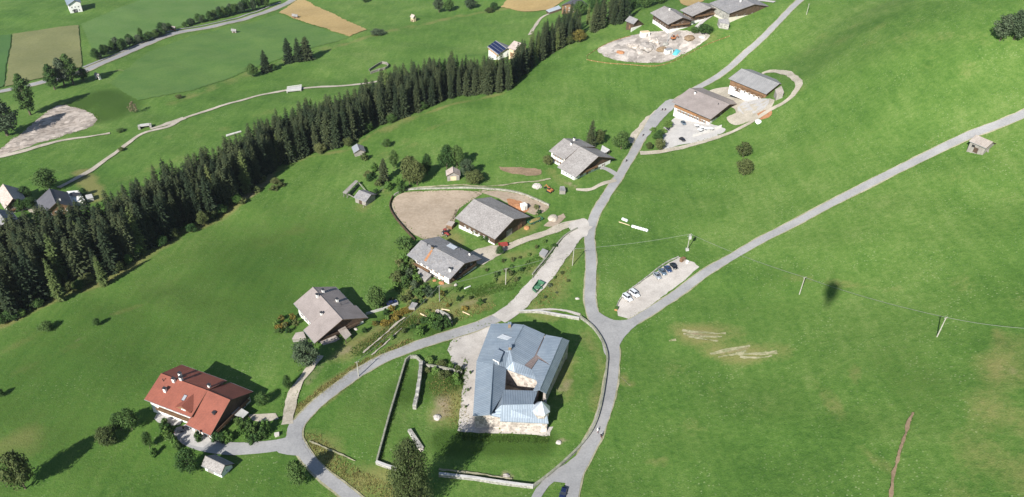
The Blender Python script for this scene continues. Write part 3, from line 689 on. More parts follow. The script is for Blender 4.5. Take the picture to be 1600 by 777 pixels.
    def chimney(s, px, py, w=0.9, h=1.5, mat='plaster', cap='dark_metal'):
        x, y, z = s.on_roof(px, py); m = MB(); m.box((x, y, z + h / 2 - .4), (w, w * .8, h + .8))
        o = m.build('chimney', mat, s.roof); q = MB(); q.box((x, y, z + h + .1), (w + .3, w * .8 + .3, .12))
        for a in (-1, 1):
            for b2 in (-1, 1): q.box((x + a * w * .38, y + b2 * w * .3, z + h + .02), (.12, .12, .1))
        q.build('chimney_cap', cap, s.roof); return o
    def pipe(s, px, py, r=0.12, h=0.9):
        x, y, z = s.on_roof(px, py); m = MB(); m.tube([(x, y, z - .3), (x, y, z + h)], r, 7); m.tube([(x, y, z + h), (x, y, z + h + .12)], r * 1.7, 7); m.build('vent_pipe', 'dark_metal', s.roof)
    def skylight(s, px, py, w=1.0, l=1.4, mat='glass'):
        x, y, z = s.on_roof(px, py); sl = s.sf if y > 0 else -s.sb; m = MB(); dz = sl * l / 2
        for (t, mt, nm, up) in ((0, 'dark_metal', 'skylight', .10), (.12, mat, 'skylight_pane', .13)):
            m = MB(); a, b2 = w / 2 - t, l / 2 - t
            m.prism([(x - a, y - b2, z + sl * b2 - .05), (x + a, y - b2, z + sl * b2 - .05), (x + a, y + b2, z - sl * b2 - .05), (x - a, y + b2, z - sl * b2 - .05)], (0, 0, up + .05)); m.build(nm, mt, s.roof)
    def dormer(s, px, py, w=3.2, d=3.0, h=1.7, roof=None, wall=None, flat=False, rise=0.9):
        """a gabled dormer whose front stands at the given roof point, its roof running back into the slope"""
        x, y, z = s.on_roof(px, py); q = 1 if y > 0 else -1; sl = s.sf if q > 0 else s.sb
        m = MB(); m.prism([(x - w / 2, y, z - .3), (x + w / 2, y, z - .3), (x + w / 2, y, z + h), (x, y, z + h + (0 if flat else rise)), (x - w / 2, y, z + h)], (0, -q * d, 0))
        o = m.build('dormer', wall or s.wall_mat, s.roof); rr = MB(); yy = y + q * .45; e = w / 2 + .35; L = d + .6
        if flat: rr.prism([(x - e, yy, z + h + .02), (x + e, yy, z + h + .02), (x + e, yy, z + h + .16), (x - e, yy, z + h + .16)], (0, -q * L, 0))
        else:
            k = rise / (w / 2); zb = z + h - k * .35
            rr.prism([(x - e, yy, zb), (x, yy, z + h + rise), (x, yy, z + h + rise + .16), (x - e, yy, zb + .16)], (0, -q * L, 0))
            rr.prism([(x + e, yy, zb), (x, yy, z + h + rise), (x, yy, z + h + rise + .16), (x + e, yy, zb + .16)], (0, -q * L, 0))
        rr.build('dormer_roof', roof or 'roof_shingle', s.roof)
        add_window(s.root, x, y + q * .01, z + h * .55, 0 if q > 0 else math.pi, min(1.6, w * .5), h * .65)
    def windows(s, side, n, levels, w=1.0, h=1.3, shutters=False, lo=-0.8, hi=0.8, frame='frame_white', skip=()):
        for j, z in enumerate(levels):
            for i in range(n):
                if (i, j) in skip: continue
                t = lo + (hi - lo) * (i + .5) / n
                top = s.zf if side == 'f' else s.zb if side == 'b' else min(s.zf, s.zb) + .3
                if z + h / 2 > top - .15: continue
                if side == 'f': add_window(s.root, t * s.xw, s.yf, z, 0, w, h, shutters, frame)
                elif side == 'b': add_window(s.root, t * s.xw, s.yb, z, math.pi, w, h, shutters, frame)
                else:
                    e = (1 if side == 'r' else -1) * s.rs; yc = (s.yf + s.yb) / 2; yh = (s.yf - s.yb) / 2
                    add_window(s.root, e * s.xw, yc + t * yh, z, -e * math.pi / 2, w, h, shutters, frame)
    def door(s, side, t, w=1.1, h=2.1, mat='wood_brown', z=0.0):
        if side in 'fb': add_door(s.root, t * s.xw, s.yf if side == 'f' else s.yb, z, 0 if side == 'f' else math.pi, w, h, mat)
        else:
            e = (1 if side == 'r' else -1) * s.rs; yc = (s.yf + s.yb) / 2; yh = (s.yf - s.yb) / 2
            add_door(s.root, e * s.xw, yc + t * yh, z, -e * math.pi / 2, w, h, mat)
    def balcony(s, side, z, t0=-0.85, t1=0.85, depth=1.2, mat='wood_brown'):
        m = MB(); rl = MB()
        if side in 'fb':
            e = 1 if side == 'f' else -1; y0 = s.yf if e > 0 else s.yb; xa, xb = t0 * s.xw, t1 * s.xw
            m.box(((xa + xb) / 2, y0 + e * depth / 2, z), (xb - xa, depth, .15)); n = max(2, int((xb - xa) / .3))
            for i in range(n + 1): rl.box((xa + (xb - xa) * i / n, y0 + e * depth, z + .52), (.14, .04, .9))
            rl.box(((xa + xb) / 2, y0 + e * depth, z + 1.02), (xb - xa + .1, .1, .08))
        else:
            e = (1 if side == 'r' else -1) * s.rs; yc = (s.yf + s.yb) / 2; yh = (s.yf - s.yb) / 2; ya, yb = yc + t0 * yh, yc + t1 * yh; x0 = e * s.xw
            m.box((x0 + e * depth / 2, (ya + yb) / 2, z), (depth, yb - ya, .15)); n = max(2, int((yb - ya) / .3))
            for i in range(n + 1): rl.box((x0 + e * depth, ya + (yb - ya) * i / n, z + .52), (.04, .14, .9))
            rl.box((x0 + e * depth, (ya + yb) / 2, z + 1.02), (.1, yb - ya + .1, .08))
        o = m.build('balcony', mat, s.root); rl.build('balustrade', mat, o)
    def cladding(s, z0, mat='wood_brown', sides='fblr', ztop=None):
        for sd in sides:
            m = MB(); yc = (s.yf + s.yb) / 2; yh = s.yf - s.yb
            if sd == 'f': zt = ztop or s.zf; m.box((0, s.yf + .04, (z0 + zt) / 2), (2 * s.xw + .1, .07, zt - z0))
            elif sd == 'b': zt = ztop or s.zb; m.box((0, s.yb - .04, (z0 + zt) / 2), (2 * s.xw + .1, .07, zt - z0))
            else:
                e = (1 if sd == 'r' else -1) * s.rs; x = e * (s.xw + .01)
                m.prism([(x, s.yf, z0), (x, s.yb, z0), (x, s.yb, s.zb), (x, 0, s.Hr - .3), (x, s.yf, s.zf)], (e * .07, 0, 0))
            m.build('cladding', mat, s.root)
def leanto(root_house, name, label, corners, Hlow, Hhigh, roof='boards', wall='wood_grey', z0=None, group=None, cat='shed', th=.14, inset=.25, posts=False):
    """a mono-pitch roof given by four picture corners (first two low edge, last two high edge)"""
    c = [at_z(px, py, (z0 if z0 is not None else at(px, py).z) + (Hlow if i < 2 else Hhigh)) for i, (px, py) in enumerate(corners)]
    ctr = sum(c, Vector()) / 4; zg = h1(ctr.x, ctr.y) if z0 is None else z0
    t = thing(name, label, cat, (ctr.x, ctr.y, zg), 0, group) if root_house is None else None
    P = [p - Vector((ctr.x, ctr.y, zg)) for p in c]
    par = t
    if root_house is not None:
        P = [Vector((root_house.loc_of(p)[0], root_house.loc_of(p)[1], root_house.loc_of(p)[2])) for p in c]; par = root_house.root
        ctr0 = sum(P, Vector()) / 4
    else: ctr0 = Vector((0, 0, 0))
    r = MB(); r.prism([p for p in P], (0, 0, -th)); r.build('roof' if t else 'porch_roof', roof, par)
    In = [Vector((ctr0.x + (p.x - ctr0.x) * (1 - inset / max(.8, (p - ctr0).length)), ctr0.y + (p.y - ctr0.y) * (1 - inset / max(.8, (p - ctr0).length)), p.z - th - .01)) for p in P]
    if posts:
        for p in In:
            m = MB(); m.box((p.x, p.y, p.z / 2 - .5), (.2, .2, p.z + 1)); m.build('post', 'wood_dark', par)
    else:
        m = MB(); n = len(In); m.v = [tuple(p) for p in In] + [(p.x, p.y, -1.5) for p in In]
        m.f = [(0, 1, 2, 3), (7, 6, 5, 4)] + [(i, (i + 1) % 4, 4 + (i + 1) % 4, 4 + i) for i in range(4)]; m.m = [0] * 6; m.build('wall' if t else 'porch_wall', wall, par)
    return t

# --- the house with the red tiled roof
RG = (300, 640)
red = House('house', 'white house with a bright red tiled roof, left of the road fork', 'house', RG, ((359.6, 625.3), (322, 609.5)), (331.2, 681.7), (372, 604), Hr=9.5, He=4.0, roof='roof_red', over=1.0)
red2 = House('wing', None, None, RG, ((324, 610.3), (251.5, 583.8)), (262, 638), (296, 574.5), Hr=9.5, He=6.0, roof='roof_red', over=1.0, parent=None)
def adopt(sub, main, skip=True):
    """make a second block of the same building a set of parts of the first"""
    bpy.context.view_layer.update()
    for ch in list(sub.root.children):
        mw = ch.matrix_world.copy(); ch.parent = main.root; ch.matrix_parent_inverse = Matrix.Identity(4)
        ch.matrix_basis = main.root.matrix_world.inverted() @ mw
    r = sub.root
    sub.root = main.root
    bpy.data.objects.remove(r)
red2.windows('f', 5, (2.0, 4.7), 1.2, 1.4, True); red2.windows('l', 3, (2.0, 4.8), 1.1, 1.3, True); red2.windows('b', 4, (2.0, 4.7))
red2.balcony('f', 3.3, -.9, .6); red2.dormer(287, 641, 5.0, 7.0, .5, 'roof_red', 'wood_brown', rise=1.5)
for p in ((282, 588), (283.5, 594.6), (272, 596.7), (258.5, 612)): red2.chimney(*p)
red2.pipe(255.5, 596); red2.skylight(288, 622, 1.2, 1.8, 'steel')
adopt(red2, red)
red.windows('r', 4, (1.6, 4.4), 1.2, 1.4, True); red.windows('f', 2, (1.4,), 1.2, 1.4, True); red.windows('b', 3, (2, 4.6)); red.door('r', .2); red.balcony('r', 3.0)
red.chimney(327.5, 606, .8, 1.4); red.chimney(335, 646.5, .9, .6, 'dark_metal'); red.skylight(313.5, 589.5)
# --- its small shed
sh = House('shed', 'small white shed with grey shingle roof below the red-roofed house', 'shed', (337, 728), ((320.7, 712.8), (351.1, 727.5)), (312.3, 726.2), (330.7, 705.3), Hr=4.4, He=2.6, wall='plaster', over=.5, over_end=.4)
sh.door('f', .3, 1.8, 1.9, 'wood_grey'); sh.windows('r', 1, (1.5,), .7, .7); sh.windows('f', 1, (1.3,), .7, .7, lo=-.8, hi=0)
# --- the plain grey-brown roofed house above the bank
gr = House('house', 'house with a plain grey-brown tiled roof standing on the overgrown bank', 'house', (512, 495), ((488.6, 448.8), (517, 479.5)), (471, 488), (531, 454), Hr=8.9, He=5.2, roof='roof_brown', over=1.0)
gr2 = House('wing', None, None, (512, 495), ((517, 479.5), (535.1, 499.3)), (482, 525), (555, 478), Hr=8.9, He=3.9, roof='roof_brown', over=1.0, over_end=1.9)
gr2.cladding(2.4, 'wood_dark', 'r')
gr2.windows('r', 4, (1.6, 4.2), 1.2, 1.4, True); gr2.balcony('r', 2.9, -.8, .8, 1.4, 'wood_dark'); gr2.chimney(502.5, 492, .8, 1.1); gr2.door('r', -.1)
leanto(gr2, '', '', [(509.3, 544.4), (530.6, 529.5), (519.5, 519), (498.5, 532.7)], 2.6, 3.0, 'boards', 'wood_brown', z0=gr.z0)
adopt(gr2, gr)
gr.windows('f', 3, (1.6, 4.2), 1.1, 1.3, True); gr.windows('l', 4, (1.6, 4.4), 1.1, 1.3); gr.windows('b', 4, (1.6, 4.2))
for p in ((505, 457), (496, 464.5), (527, 471.5)): gr.chimney(*p, .9, 1.4)
gr.pipe(533, 477); leanto(None, 'garden_shed', 'low grey board shed at the corner of the grey-brown roofed house', [(456, 530), (478, 528), (474, 518), (462, 520)], 2.0, 2.6, cat='shed')
leanto(None, 'wood_deck', 'low timber-roofed porch beside the grey-brown roofed house', [(540, 531), (549, 523), (538, 508), (528, 516)], 2.4, 2.8, 'boards', 'wood_dark', posts=True, cat='porch')
# --- farmhouse with mottled shingle roof
fa = House('farmhouse', 'farmhouse with a patched grey shingle roof and a small pale dormer', 'house', (692, 420), ((657.9, 375.5), (725.9, 411.8)), (637.8, 399.5), (748.3, 400.2), Hr=8.6, He=5.8, wall='plaster', roof='roof_slate', over=1.1, over_end=1.8)
fa.cladding(1.3, 'wood_dark', 'r'); fa.cladding(3.4, 'wood_dark', 'l')
fa.windows('f', 5, (1.6, 4.1), 1.0, 1.3, True); fa.windows('r', 4, (1.7, 4.4), 1.0, 1.3, True); fa.windows('l', 3, (1.7, 4.4)); fa.balcony('r', 3.1, -.8, .8, 1.2, 'wood_dark'); fa.balcony('f', 3.0, 0, .9, 1.3, 'wood_brown'); fa.door('r', .1)
fa.chimney(676, 388.5, 1.0, 1.1, 'bare_soil'); fa.chimney(703.5, 424, .9, 1.5); fa.chimney(734, 399, .7, 1.2); fa.pipe(667.5, 384); fa.pipe(719.5, 391); fa.dormer(708, 386, 3.4, 3.2, .5, 'roof_metal_pale', 'plaster', flat=True)
q = MB()
for (a, b) in (((675, 391), (664, 408)),):
    p0 = fa.on_roof(*a); p1 = fa.on_roof(*b); q.prism([(p0[0] - .45, p0[1], p0[2] - .05), (p0[0] + .45, p0[1], p0[2] - .05), (p1[0] + .6, p1[1], p1[2] - .05), (p1[0] - .6, p1[1], p1[2] - .05)], (0, 0, .09))
tag(q.build('roof_flashing', 'rust_soil', fa.roof), 'rusty sheet flashing below the brick chimney')
leanto(fa, '', '', [(650, 430), (665, 439), (674.5, 429.5), (656.5, 419.5)], 2.3, 3.4, 'roof_shingle', 'wood_grey', z0=fa.z0)
# --- barn
ba = House('barn', 'large barn with a mottled shingle roof beside the sand paddock', 'barn', (772, 355), ((740.2, 311.3), (802.8, 343)), (715.4, 342.6), (826, 338), Hr=8.8, He=4.6, wall='wood_dark', roof='roof_shingle', over=1.2, over_end=1.3)
ba.windows('f', 6, (1.6,), 1.0, .9, False); ba.door('r', .1, 3.4, 3.4, 'wood_grey'); ba.door('r', -.6, 2.0, 2.4, 'wood_brown')
m = MB(); m.box((0, ba.yf + .12, -.6), (2 * ba.xw + .2, .3, 3.0)); m.build('plinth', 'plaster', ba.root)
# --- white house by the main road
wh = House('house', 'white house with pale grey shingle roof beside the main road bend', 'house', (905, 262), ((880.9, 216.3), (906, 229.3)), (871, 243), (918, 222), Hr=9.2, He=5.6, roof='roof_shingle', over=1.0)
wh2 = House('wing', None, None, (905, 262), ((906, 229.3), (935, 244.8)), (898, 276.5), (949, 244), Hr=9.2, He=3.0, roof='roof_shingle', over=1.0, over_end=1.8)
wh2.cladding(2.7, 'wood_dark', 'r')
wh2.windows('r', 4, (1.5, 4.0), 1.1, 1.3, True); wh2.windows('f', 4, (1.4,), 1.0, 1.0); wh2.balcony('r', 2.8, -.2, .8); wh2.door('r', .3)
adopt(wh2, wh)
wh.windows('f', 4, (1.6, 4.2), 1.0, 1.3, True); wh.windows('l', 4, (1.6, 4.2)); wh.windows('b', 4, (1.6, 4.2)); wh.chimney(897, 220, .9, 1.5); wh.chimney(892.5, 226.5, .8, 1.3)
leanto(wh, '', '', [(936, 268), (953, 279), (948, 268), (938, 262)], .3, .5, 'concrete', 'concrete', z0=wh.z0)
# --- long farmhouse up the road
lf = House('farmhouse', 'long farmhouse with wide grey-brown roof and wooden balcony above a forecourt', 'house', (1098, 180), ((1077.5, 138), (1139.8, 163.5)), (1054.3, 162), (1152, 162), Hr=8.8, He=5.0, wall='plaster', roof='roof_brown', over=1.6, over_end=1.5)
lf.cladding(2.0, 'wood_brown', 'f'); lf.cladding(2.8, 'wood_dark', 'lr'); lf.windows('f', 9, (1.1,), 1.2, 1.4, True); lf.windows('f', 9, (4.0,), 1.1, 1.1, False, frame='wood_dark'); lf.balcony('f', 2.9, -.3, .95, 1.2, 'wood_orange'); lf.windows('r', 4, (1.6, 4.0)); lf.windows('l', 4, (1.6, 4.0), shutters=True)
lf.chimney(1086, 147, .8, 1.3); lf.pipe(1122, 164); lf.door('f', -.5)
leanto(lf, '', '', [(1150, 178.5), (1161.5, 173.5), (1146, 162), (1136, 168.5)], 3.4, 4.4, 'roof_dark', 'wood_brown', z0=lf.z0)
# --- its barn
bb = House('barn', 'barn with smooth grey sheet roof behind the long farmhouse', 'barn', (1182, 146), ((1158.2, 107.5), (1217.9, 131.2)), (1143.8, 125), (1226, 129), Hr=8.6, He=5.6, wall='plaster', roof='roof_metal_grey', over=1.2)
bb.cladding(1.7, 'wood_brown', 'fblr'); bb.windows('f', 6, (1.5,), 1.3, 1.4); bb.door('f', .5, 3.0, 2.8, 'wood_dark'); bb.windows('r', 3, (1.5,)); bb.door('r', 0, 3, 3, 'wood_dark'); bb.balcony('f', 3.1, -.9, .3, 1.1, 'wood_brown')
leanto(None, 'lean_to', 'small lean-to shed against the lower end of the grey sheet-roofed barn', [(1214, 149), (1225, 144), (1221, 134), (1211, 140)], 2.4, 3.4, 'boards', 'wood_grey')
# --- hamlet at the top
a1 = House('farmhouse', 'old farmhouse with broad grey roof directly above the building site', 'house', (1050, 40), ((1038, 9.5), (1067, 27.5)), (1020.5, 23), (1078, 29), Hr=8.2, He=4.8, wall='plaster', roof='roof_shingle', over=1.5, over_end=1.8)
a1.cladding(1.0, 'wood_dark', 'fr'); a1.windows('f', 5, (1.6, 4.4), 1.1, 1.3, True); a1.windows('r', 4, (1.6, 4.4)); a1.balcony('r', 3.2); a1.chimney(1046, 16, .9, 1.4); a1.windows('l', 3, (1.6, 4.2))
a2 = House('house', 'grey-roofed house in the middle of the top hamlet, next to a white lane', 'house', (1094, 28), ((1091, 3), (1111, 12.5)), (1071, 20), (1122, 15), Hr=7.8, He=4.4, roof='roof_shingle', over=1.4, over_end=1.8)
a2.cladding(.6, 'wood_dark', 'fr')
a2.windows('r', 3, (1.6, 4.2), 1.2, 1.4); a2.windows('f', 4, (1.6, 4.0)); a2.balcony('r', 3.0); a2.windows('l', 3, (1.6, 4.0))
a3 = House('house', 'tall cream house at the top edge beside the climbing road', 'house', (1155, 28), ((1147, -9), (1179, 7)), (1137, 20), (1188, 6), Hr=8.0, He=4.2, wall='plaster_cream', roof='roof_slate', over=.9)
a3.cladding(-1, 'stone_grey', 'f'); a3.cladding(1.5, 'wood_dark', 'r'); a3.windows('l', 4, (1.8, 4.6), 1.1, 1.3); a3.windows('r', 4, (1.8, 4.6)); a3.chimney(1157, 3, .9, 1.5)
leanto(None, 'outbuilding', 'low stone outbuilding in front of the tall cream house', [(1124, 36), (1140, 38), (1138, 30), (1122, 29)], 2.0, 2.6, 'roof_slate', 'stone_grey')
a4 = House('hut', 'small dark timber hut at the corner of the building site', 'hut', (990, 41), ((983.5, 25), (997, 30.5)), (976, 32), (1005.5, 32), Hr=6.6, He=4.2, wall='wood_dark', roof='roof_slate', over=.7)
a4.windows('r', 1, (1.6,)); a4.door('f', 0); m = MB(); m.box((a4.rs * (a4.xw + .1), 0, .2), (.3, a4.yf - a4.yb + .1, 3)); m.build('plinth', 'plaster', a4.root)
a5 = House('house', 'dark-roofed house with brick-coloured gable at the edge of the stubble field', 'house', (893, 18), ((889.5, 5.5), (905, -3)), (900, 16), None, Hr=8, He=4.8, wall='wood_brown', roof='roof_dark', over=.8)
a5.windows('l', 3, (1.6, 4.2)); a5.windows('f', 3, (1.6,))
leanto(None, 'flat_shed', 'long shed with pale sheet roof at the edge of the stubble field', [(858, 19.5), (877, 13), (873, 8.5), (853, 16)], 3.0, 3.4, 'roof_metal_pale', 'wood_dark')
so_ = House('house', 'house with dark blue solar roof rising behind the spruce wood', 'house', (778, 92), ((774.5, 63.5), (792, 76)), (762.7, 74.2), (803, 70), Hr=8.6, He=5.2, wall='plaster', roof='roof_metal_grey', over=.7)
so_.cladding(3.2, 'wood_orange', 'fl'); so_.windows('f', 4, (1.6, 3.8), 1.1, 1.2); so_.windows('l', 4, (1.6, 4.0), 1.1, 1.2)
for i in range(6):
    for j in range(3):
        xx = -so_.L / 2 + so_.L * (i + .5) / 6; y0 = so_.wf * (.06 + j * .3); y1 = so_.wf * (.06 + j * .3 + .27); m = MB(); hw = so_.L / 12 - .06
        zz = lambda y: so_.Hr - so_.sf * y + .04
        m.prism([(xx - hw, y0, zz(y0)), (xx + hw, y0, zz(y0)), (xx + hw, y1, zz(y1)), (xx - hw, y1, zz(y1))], (0, 0, .08)); m.build('solar_panel', 'solar_glass', so_.roof)
a7 = House('barn', 'weathered pinkish-roofed barn half hidden by spruces near the solar roof', 'barn', (805, 92), ((803, 64), (815, 68)), (800, 77), None, Hr=8.5, He=5.6, wall='wood_new', roof='roof_pink', over=.7)
a7.door('f', 0, 2.4, 2.6, 'wood_brown')
# --- hamlet at the left edge
v1 = House('house', 'house with one sunlit pinkish roof slope at the left edge', 'house', (15, 325), ((4.5, 287.6), (20, 310.5)), (6.4, 325), (34.7, 302.5), Hr=9, He=5, roof='roof_pink', over=.9)
v1.cladding(1.5, 'wood_dark', 'r'); v1.windows('r', 4, (1.6, 4.2)); v1.balcony('r', 3); v1.windows('f', 4, (1.6, 4))
v2 = House('house', 'grey-roofed house cut by the left edge below the pinkish roof', 'house', (8, 352), ((-7, 326), (9, 346)), (-20, 345), (28.3, 342), Hr=9, He=5.4, roof='roof_slate', over=.9)
v2.cladding(1.0, 'wood_brown', 'r'); v2.windows('r', 4, (1.6, 4.2))
leanto(None, 'carport', 'narrow pale-roofed carport below the grey-roofed house at left edge', [(8, 356), (28, 348), (27, 344), (7, 351)], 2.6, 2.8, 'roof_metal_pale', 'wood_dark', cat='carport')
v3 = House('house', 'chalet with dark charcoal gable roof beside the spruce wood', 'house', (84, 328), ((77.2, 294.7), (87, 317.3)), (56, 309.6), (112.6, 316), Hr=9.5, He=5.0, wall='wood_brown', roof='roof_dark', over=1.0)
v3.windows('r', 4, (1.6, 4.2)); v3.balcony('r', 3.0); v3.windows('f', 3, (1.6, 4.0)); v3.chimney(94, 313, .8, 1.3)
t = leanto(None, 'flat_annex', 'white flat-roofed annex with grey rooflight beside the dark chalet', [(113.5, 316), (133, 313), (122.5, 297.5), (104, 299)], 3.6, 3.6, 'concrete', 'plaster', cat='annex', th=.3)
m = MB(); m.box((0, 0, 3.85), (5.0, 2.6, .3), .1); m.build('rooflight', 'dark_metal', t)
for pr in t.children:
    if pr.name.startswith('roof') and not pr.name.startswith('rooflight'): pr.data.materials[0] = M['plaster']
leanto(None, 'garage', 'small grey garage at the end of the white flat annex', [(135, 312), (146, 309), (143, 303), (133, 305)], 2.4, 2.6, 'concrete', 'concrete', cat='garage')
# --- house and huts of the valley
k1 = House('house', 'white house with blue-grey roof beyond the olive field, cut by the top edge', 'house', (114, 24), ((112, -8), (116, 1)), (103, 4), (126, 3), Hr=11, He=7.5, wall='plaster', roof='roof_metal', over=.8)
k1.windows('r', 3, (2, 5)); k1.windows('l', 3, (2, 5)); k1.windows('f', 3, (2, 5)); k1.door('r', .1, 3, 3, 'dark_metal'); k1.windows('b', 3, (2, 5))
def hut(label, g, ridge, front, Hr=4.0, He=2.6, wall='wood_grey', roof='roof_shingle', back=None, name='hay_hut', door=True, over=.45):
    h = House(name, label, 'hut', g, ridge, front, back, Hr=Hr, He=He, wall=wall, roof=roof, over=over, over_end=.4, rt=.16)
    if door: h.door('f', 0, 1.4, min(1.9, He - .5), 'wood_dark')
    return h
hut('little white roadside hut in the shade of the valley poplars', (152, 122), ((148, 113), (155, 116)), (147, 117), 4.5, 3.0, 'plaster')
hut('tiny dark hut in the meadow below the valley road bend', (364, 50), ((361, 45), (369, 46)), (361, 48), 4.2, 2.8, 'wood_grey', 'roof_slate')
hut('small brown hay hut standing on the tan field', (461, 27), ((456, 21.5), (465, 23)), (457, 25), 4.5, 2.8, 'wood_brown', 'roof_slate')
hut('pale yellow timber hut alone near the top of the valley slope', (647, 31), ((643, 22), (648, 24)), (642, 27), 6.0, 4.0, 'wood_new', 'roof_pink')
hut('reddish shed in the tree row beside the valley road', (270, 46), ((264, 40), (274, 42)), (264, 43), 4.5, 3.0, 'rust_soil', 'roof_brown')
l1 = hut('small hut with one bright roof slope at the spruce wood edge', (560, 240), ((557.8, 224.7), (561.7, 234)), (551, 234), 4.2, 2.6, 'wood_grey', 'roof_slate', (568.5, 230.5))
m = MB(); zz = lambda y: l1.Hr - l1.sf * y + .02
m.prism([(-l1.L / 2, .1, zz(.1)), (l1.L / 2, .1, zz(.1)), (l1.L / 2, l1.wf, zz(l1.wf)), (-l1.L / 2, l1.wf, zz(l1.wf))], (0, 0, .05)); m.build('roof_sheet', 'tin_bright', l1.roof)
l2 = hut('weathered hay hut with plank ramp below the paddock trees', (567, 316), ((561, 297), (580, 304.5)), (555, 309), 4.6, 2.8, 'wood_grey', 'roof_slate', (586, 304))
l3 = hut('little log hut whose pale gable faces the paddock', (708, 287), ((708.3, 269.2), (707.4, 260.5)), (697, 271), 5.0, 3.0, 'wood_grey', 'roof_pink')
m = MB(); m.box((0, 0, 1.2), (.1, 2.6, 2.4))
for e in (-1, 1):
    o = MB(); o.box((e * (l3.xw + .04), 0, 1.3), (.07, 2.8, 2.2)); o.build('barn_door', 'wood_new', l3.root)
l4 = hut('lone hay hut with pale board roof beside the hill road', (1528, 240), ((1524.8, 211), (1551.5, 222.2)), (1529.5, 226.8), 5.2, 3.6, 'wood_grey', 'boards')
m = MB(); m.box((l4.L * .2, l4.yf + .03, 2.2), (1.2, .06, .9)); m.build('hatch', 'rubber', l4.root)
m = MB(); m.prism([(l4.rs * l4.xw, -1.2, 1.6), (l4.rs * l4.xw, 1.2, 1.6), (l4.rs * (l4.xw + 4.2), 1.2, -.8), (l4.rs * (l4.xw + 4.2), -1.2, -.8)], (0, 0, .18)); m.build('ramp', 'wood_grey', l4.root)
# long roofed drying frame beside the weathered hut
fr = [at(535.4, 301), at(541, 304), at(560, 284), at(555.5, 282)]
c = sum(fr, Vector()) / 4; t = thing('drying_rack', 'long narrow roofed timber rack on posts beside the weathered hay hut', 'rack', tuple(c))
tp = [at_z(px, py, c.z + 3.0) - c for (px, py) in ((535.4, 301), (541, 303.8), (560, 283.4), (555.5, 282))]
MB().prism(tp, (0, 0, .18)).build('roof', 'wood_grey', t)
for i, (a, b) in enumerate(((0, 3), (1, 2))):
    for k in range(5):
        p = tp[a].lerp(tp[b], (k + .3) / 4.6); m = MB(); m.box((p.x, p.y, 1.2), (.22, .22, 3.6)); m.build('post', 'wood_grey', t)
    for z in (1.0, 2.0):
        m = MB(); m.beam((tp[a].x, tp[a].y, z), (tp[b].x, tp[b].y, z), .14); m.build('rail', 'wood_grey', t)
for (a, b) in (((560, 285), (572, 299)), ((543, 303), (556, 310))):
    p0 = at_z(*a, c.z + 2.4) - c; p1 = at_z(*b, c.z + 2.4) - c; m = MB(); m.beam(p0, p1, .4, .2); m.build('crossbeam', 'wood_grey', t)
red.cladding(2.9, 'wood_dark', 'r')  # dark boards on the right gable stand in for its shade

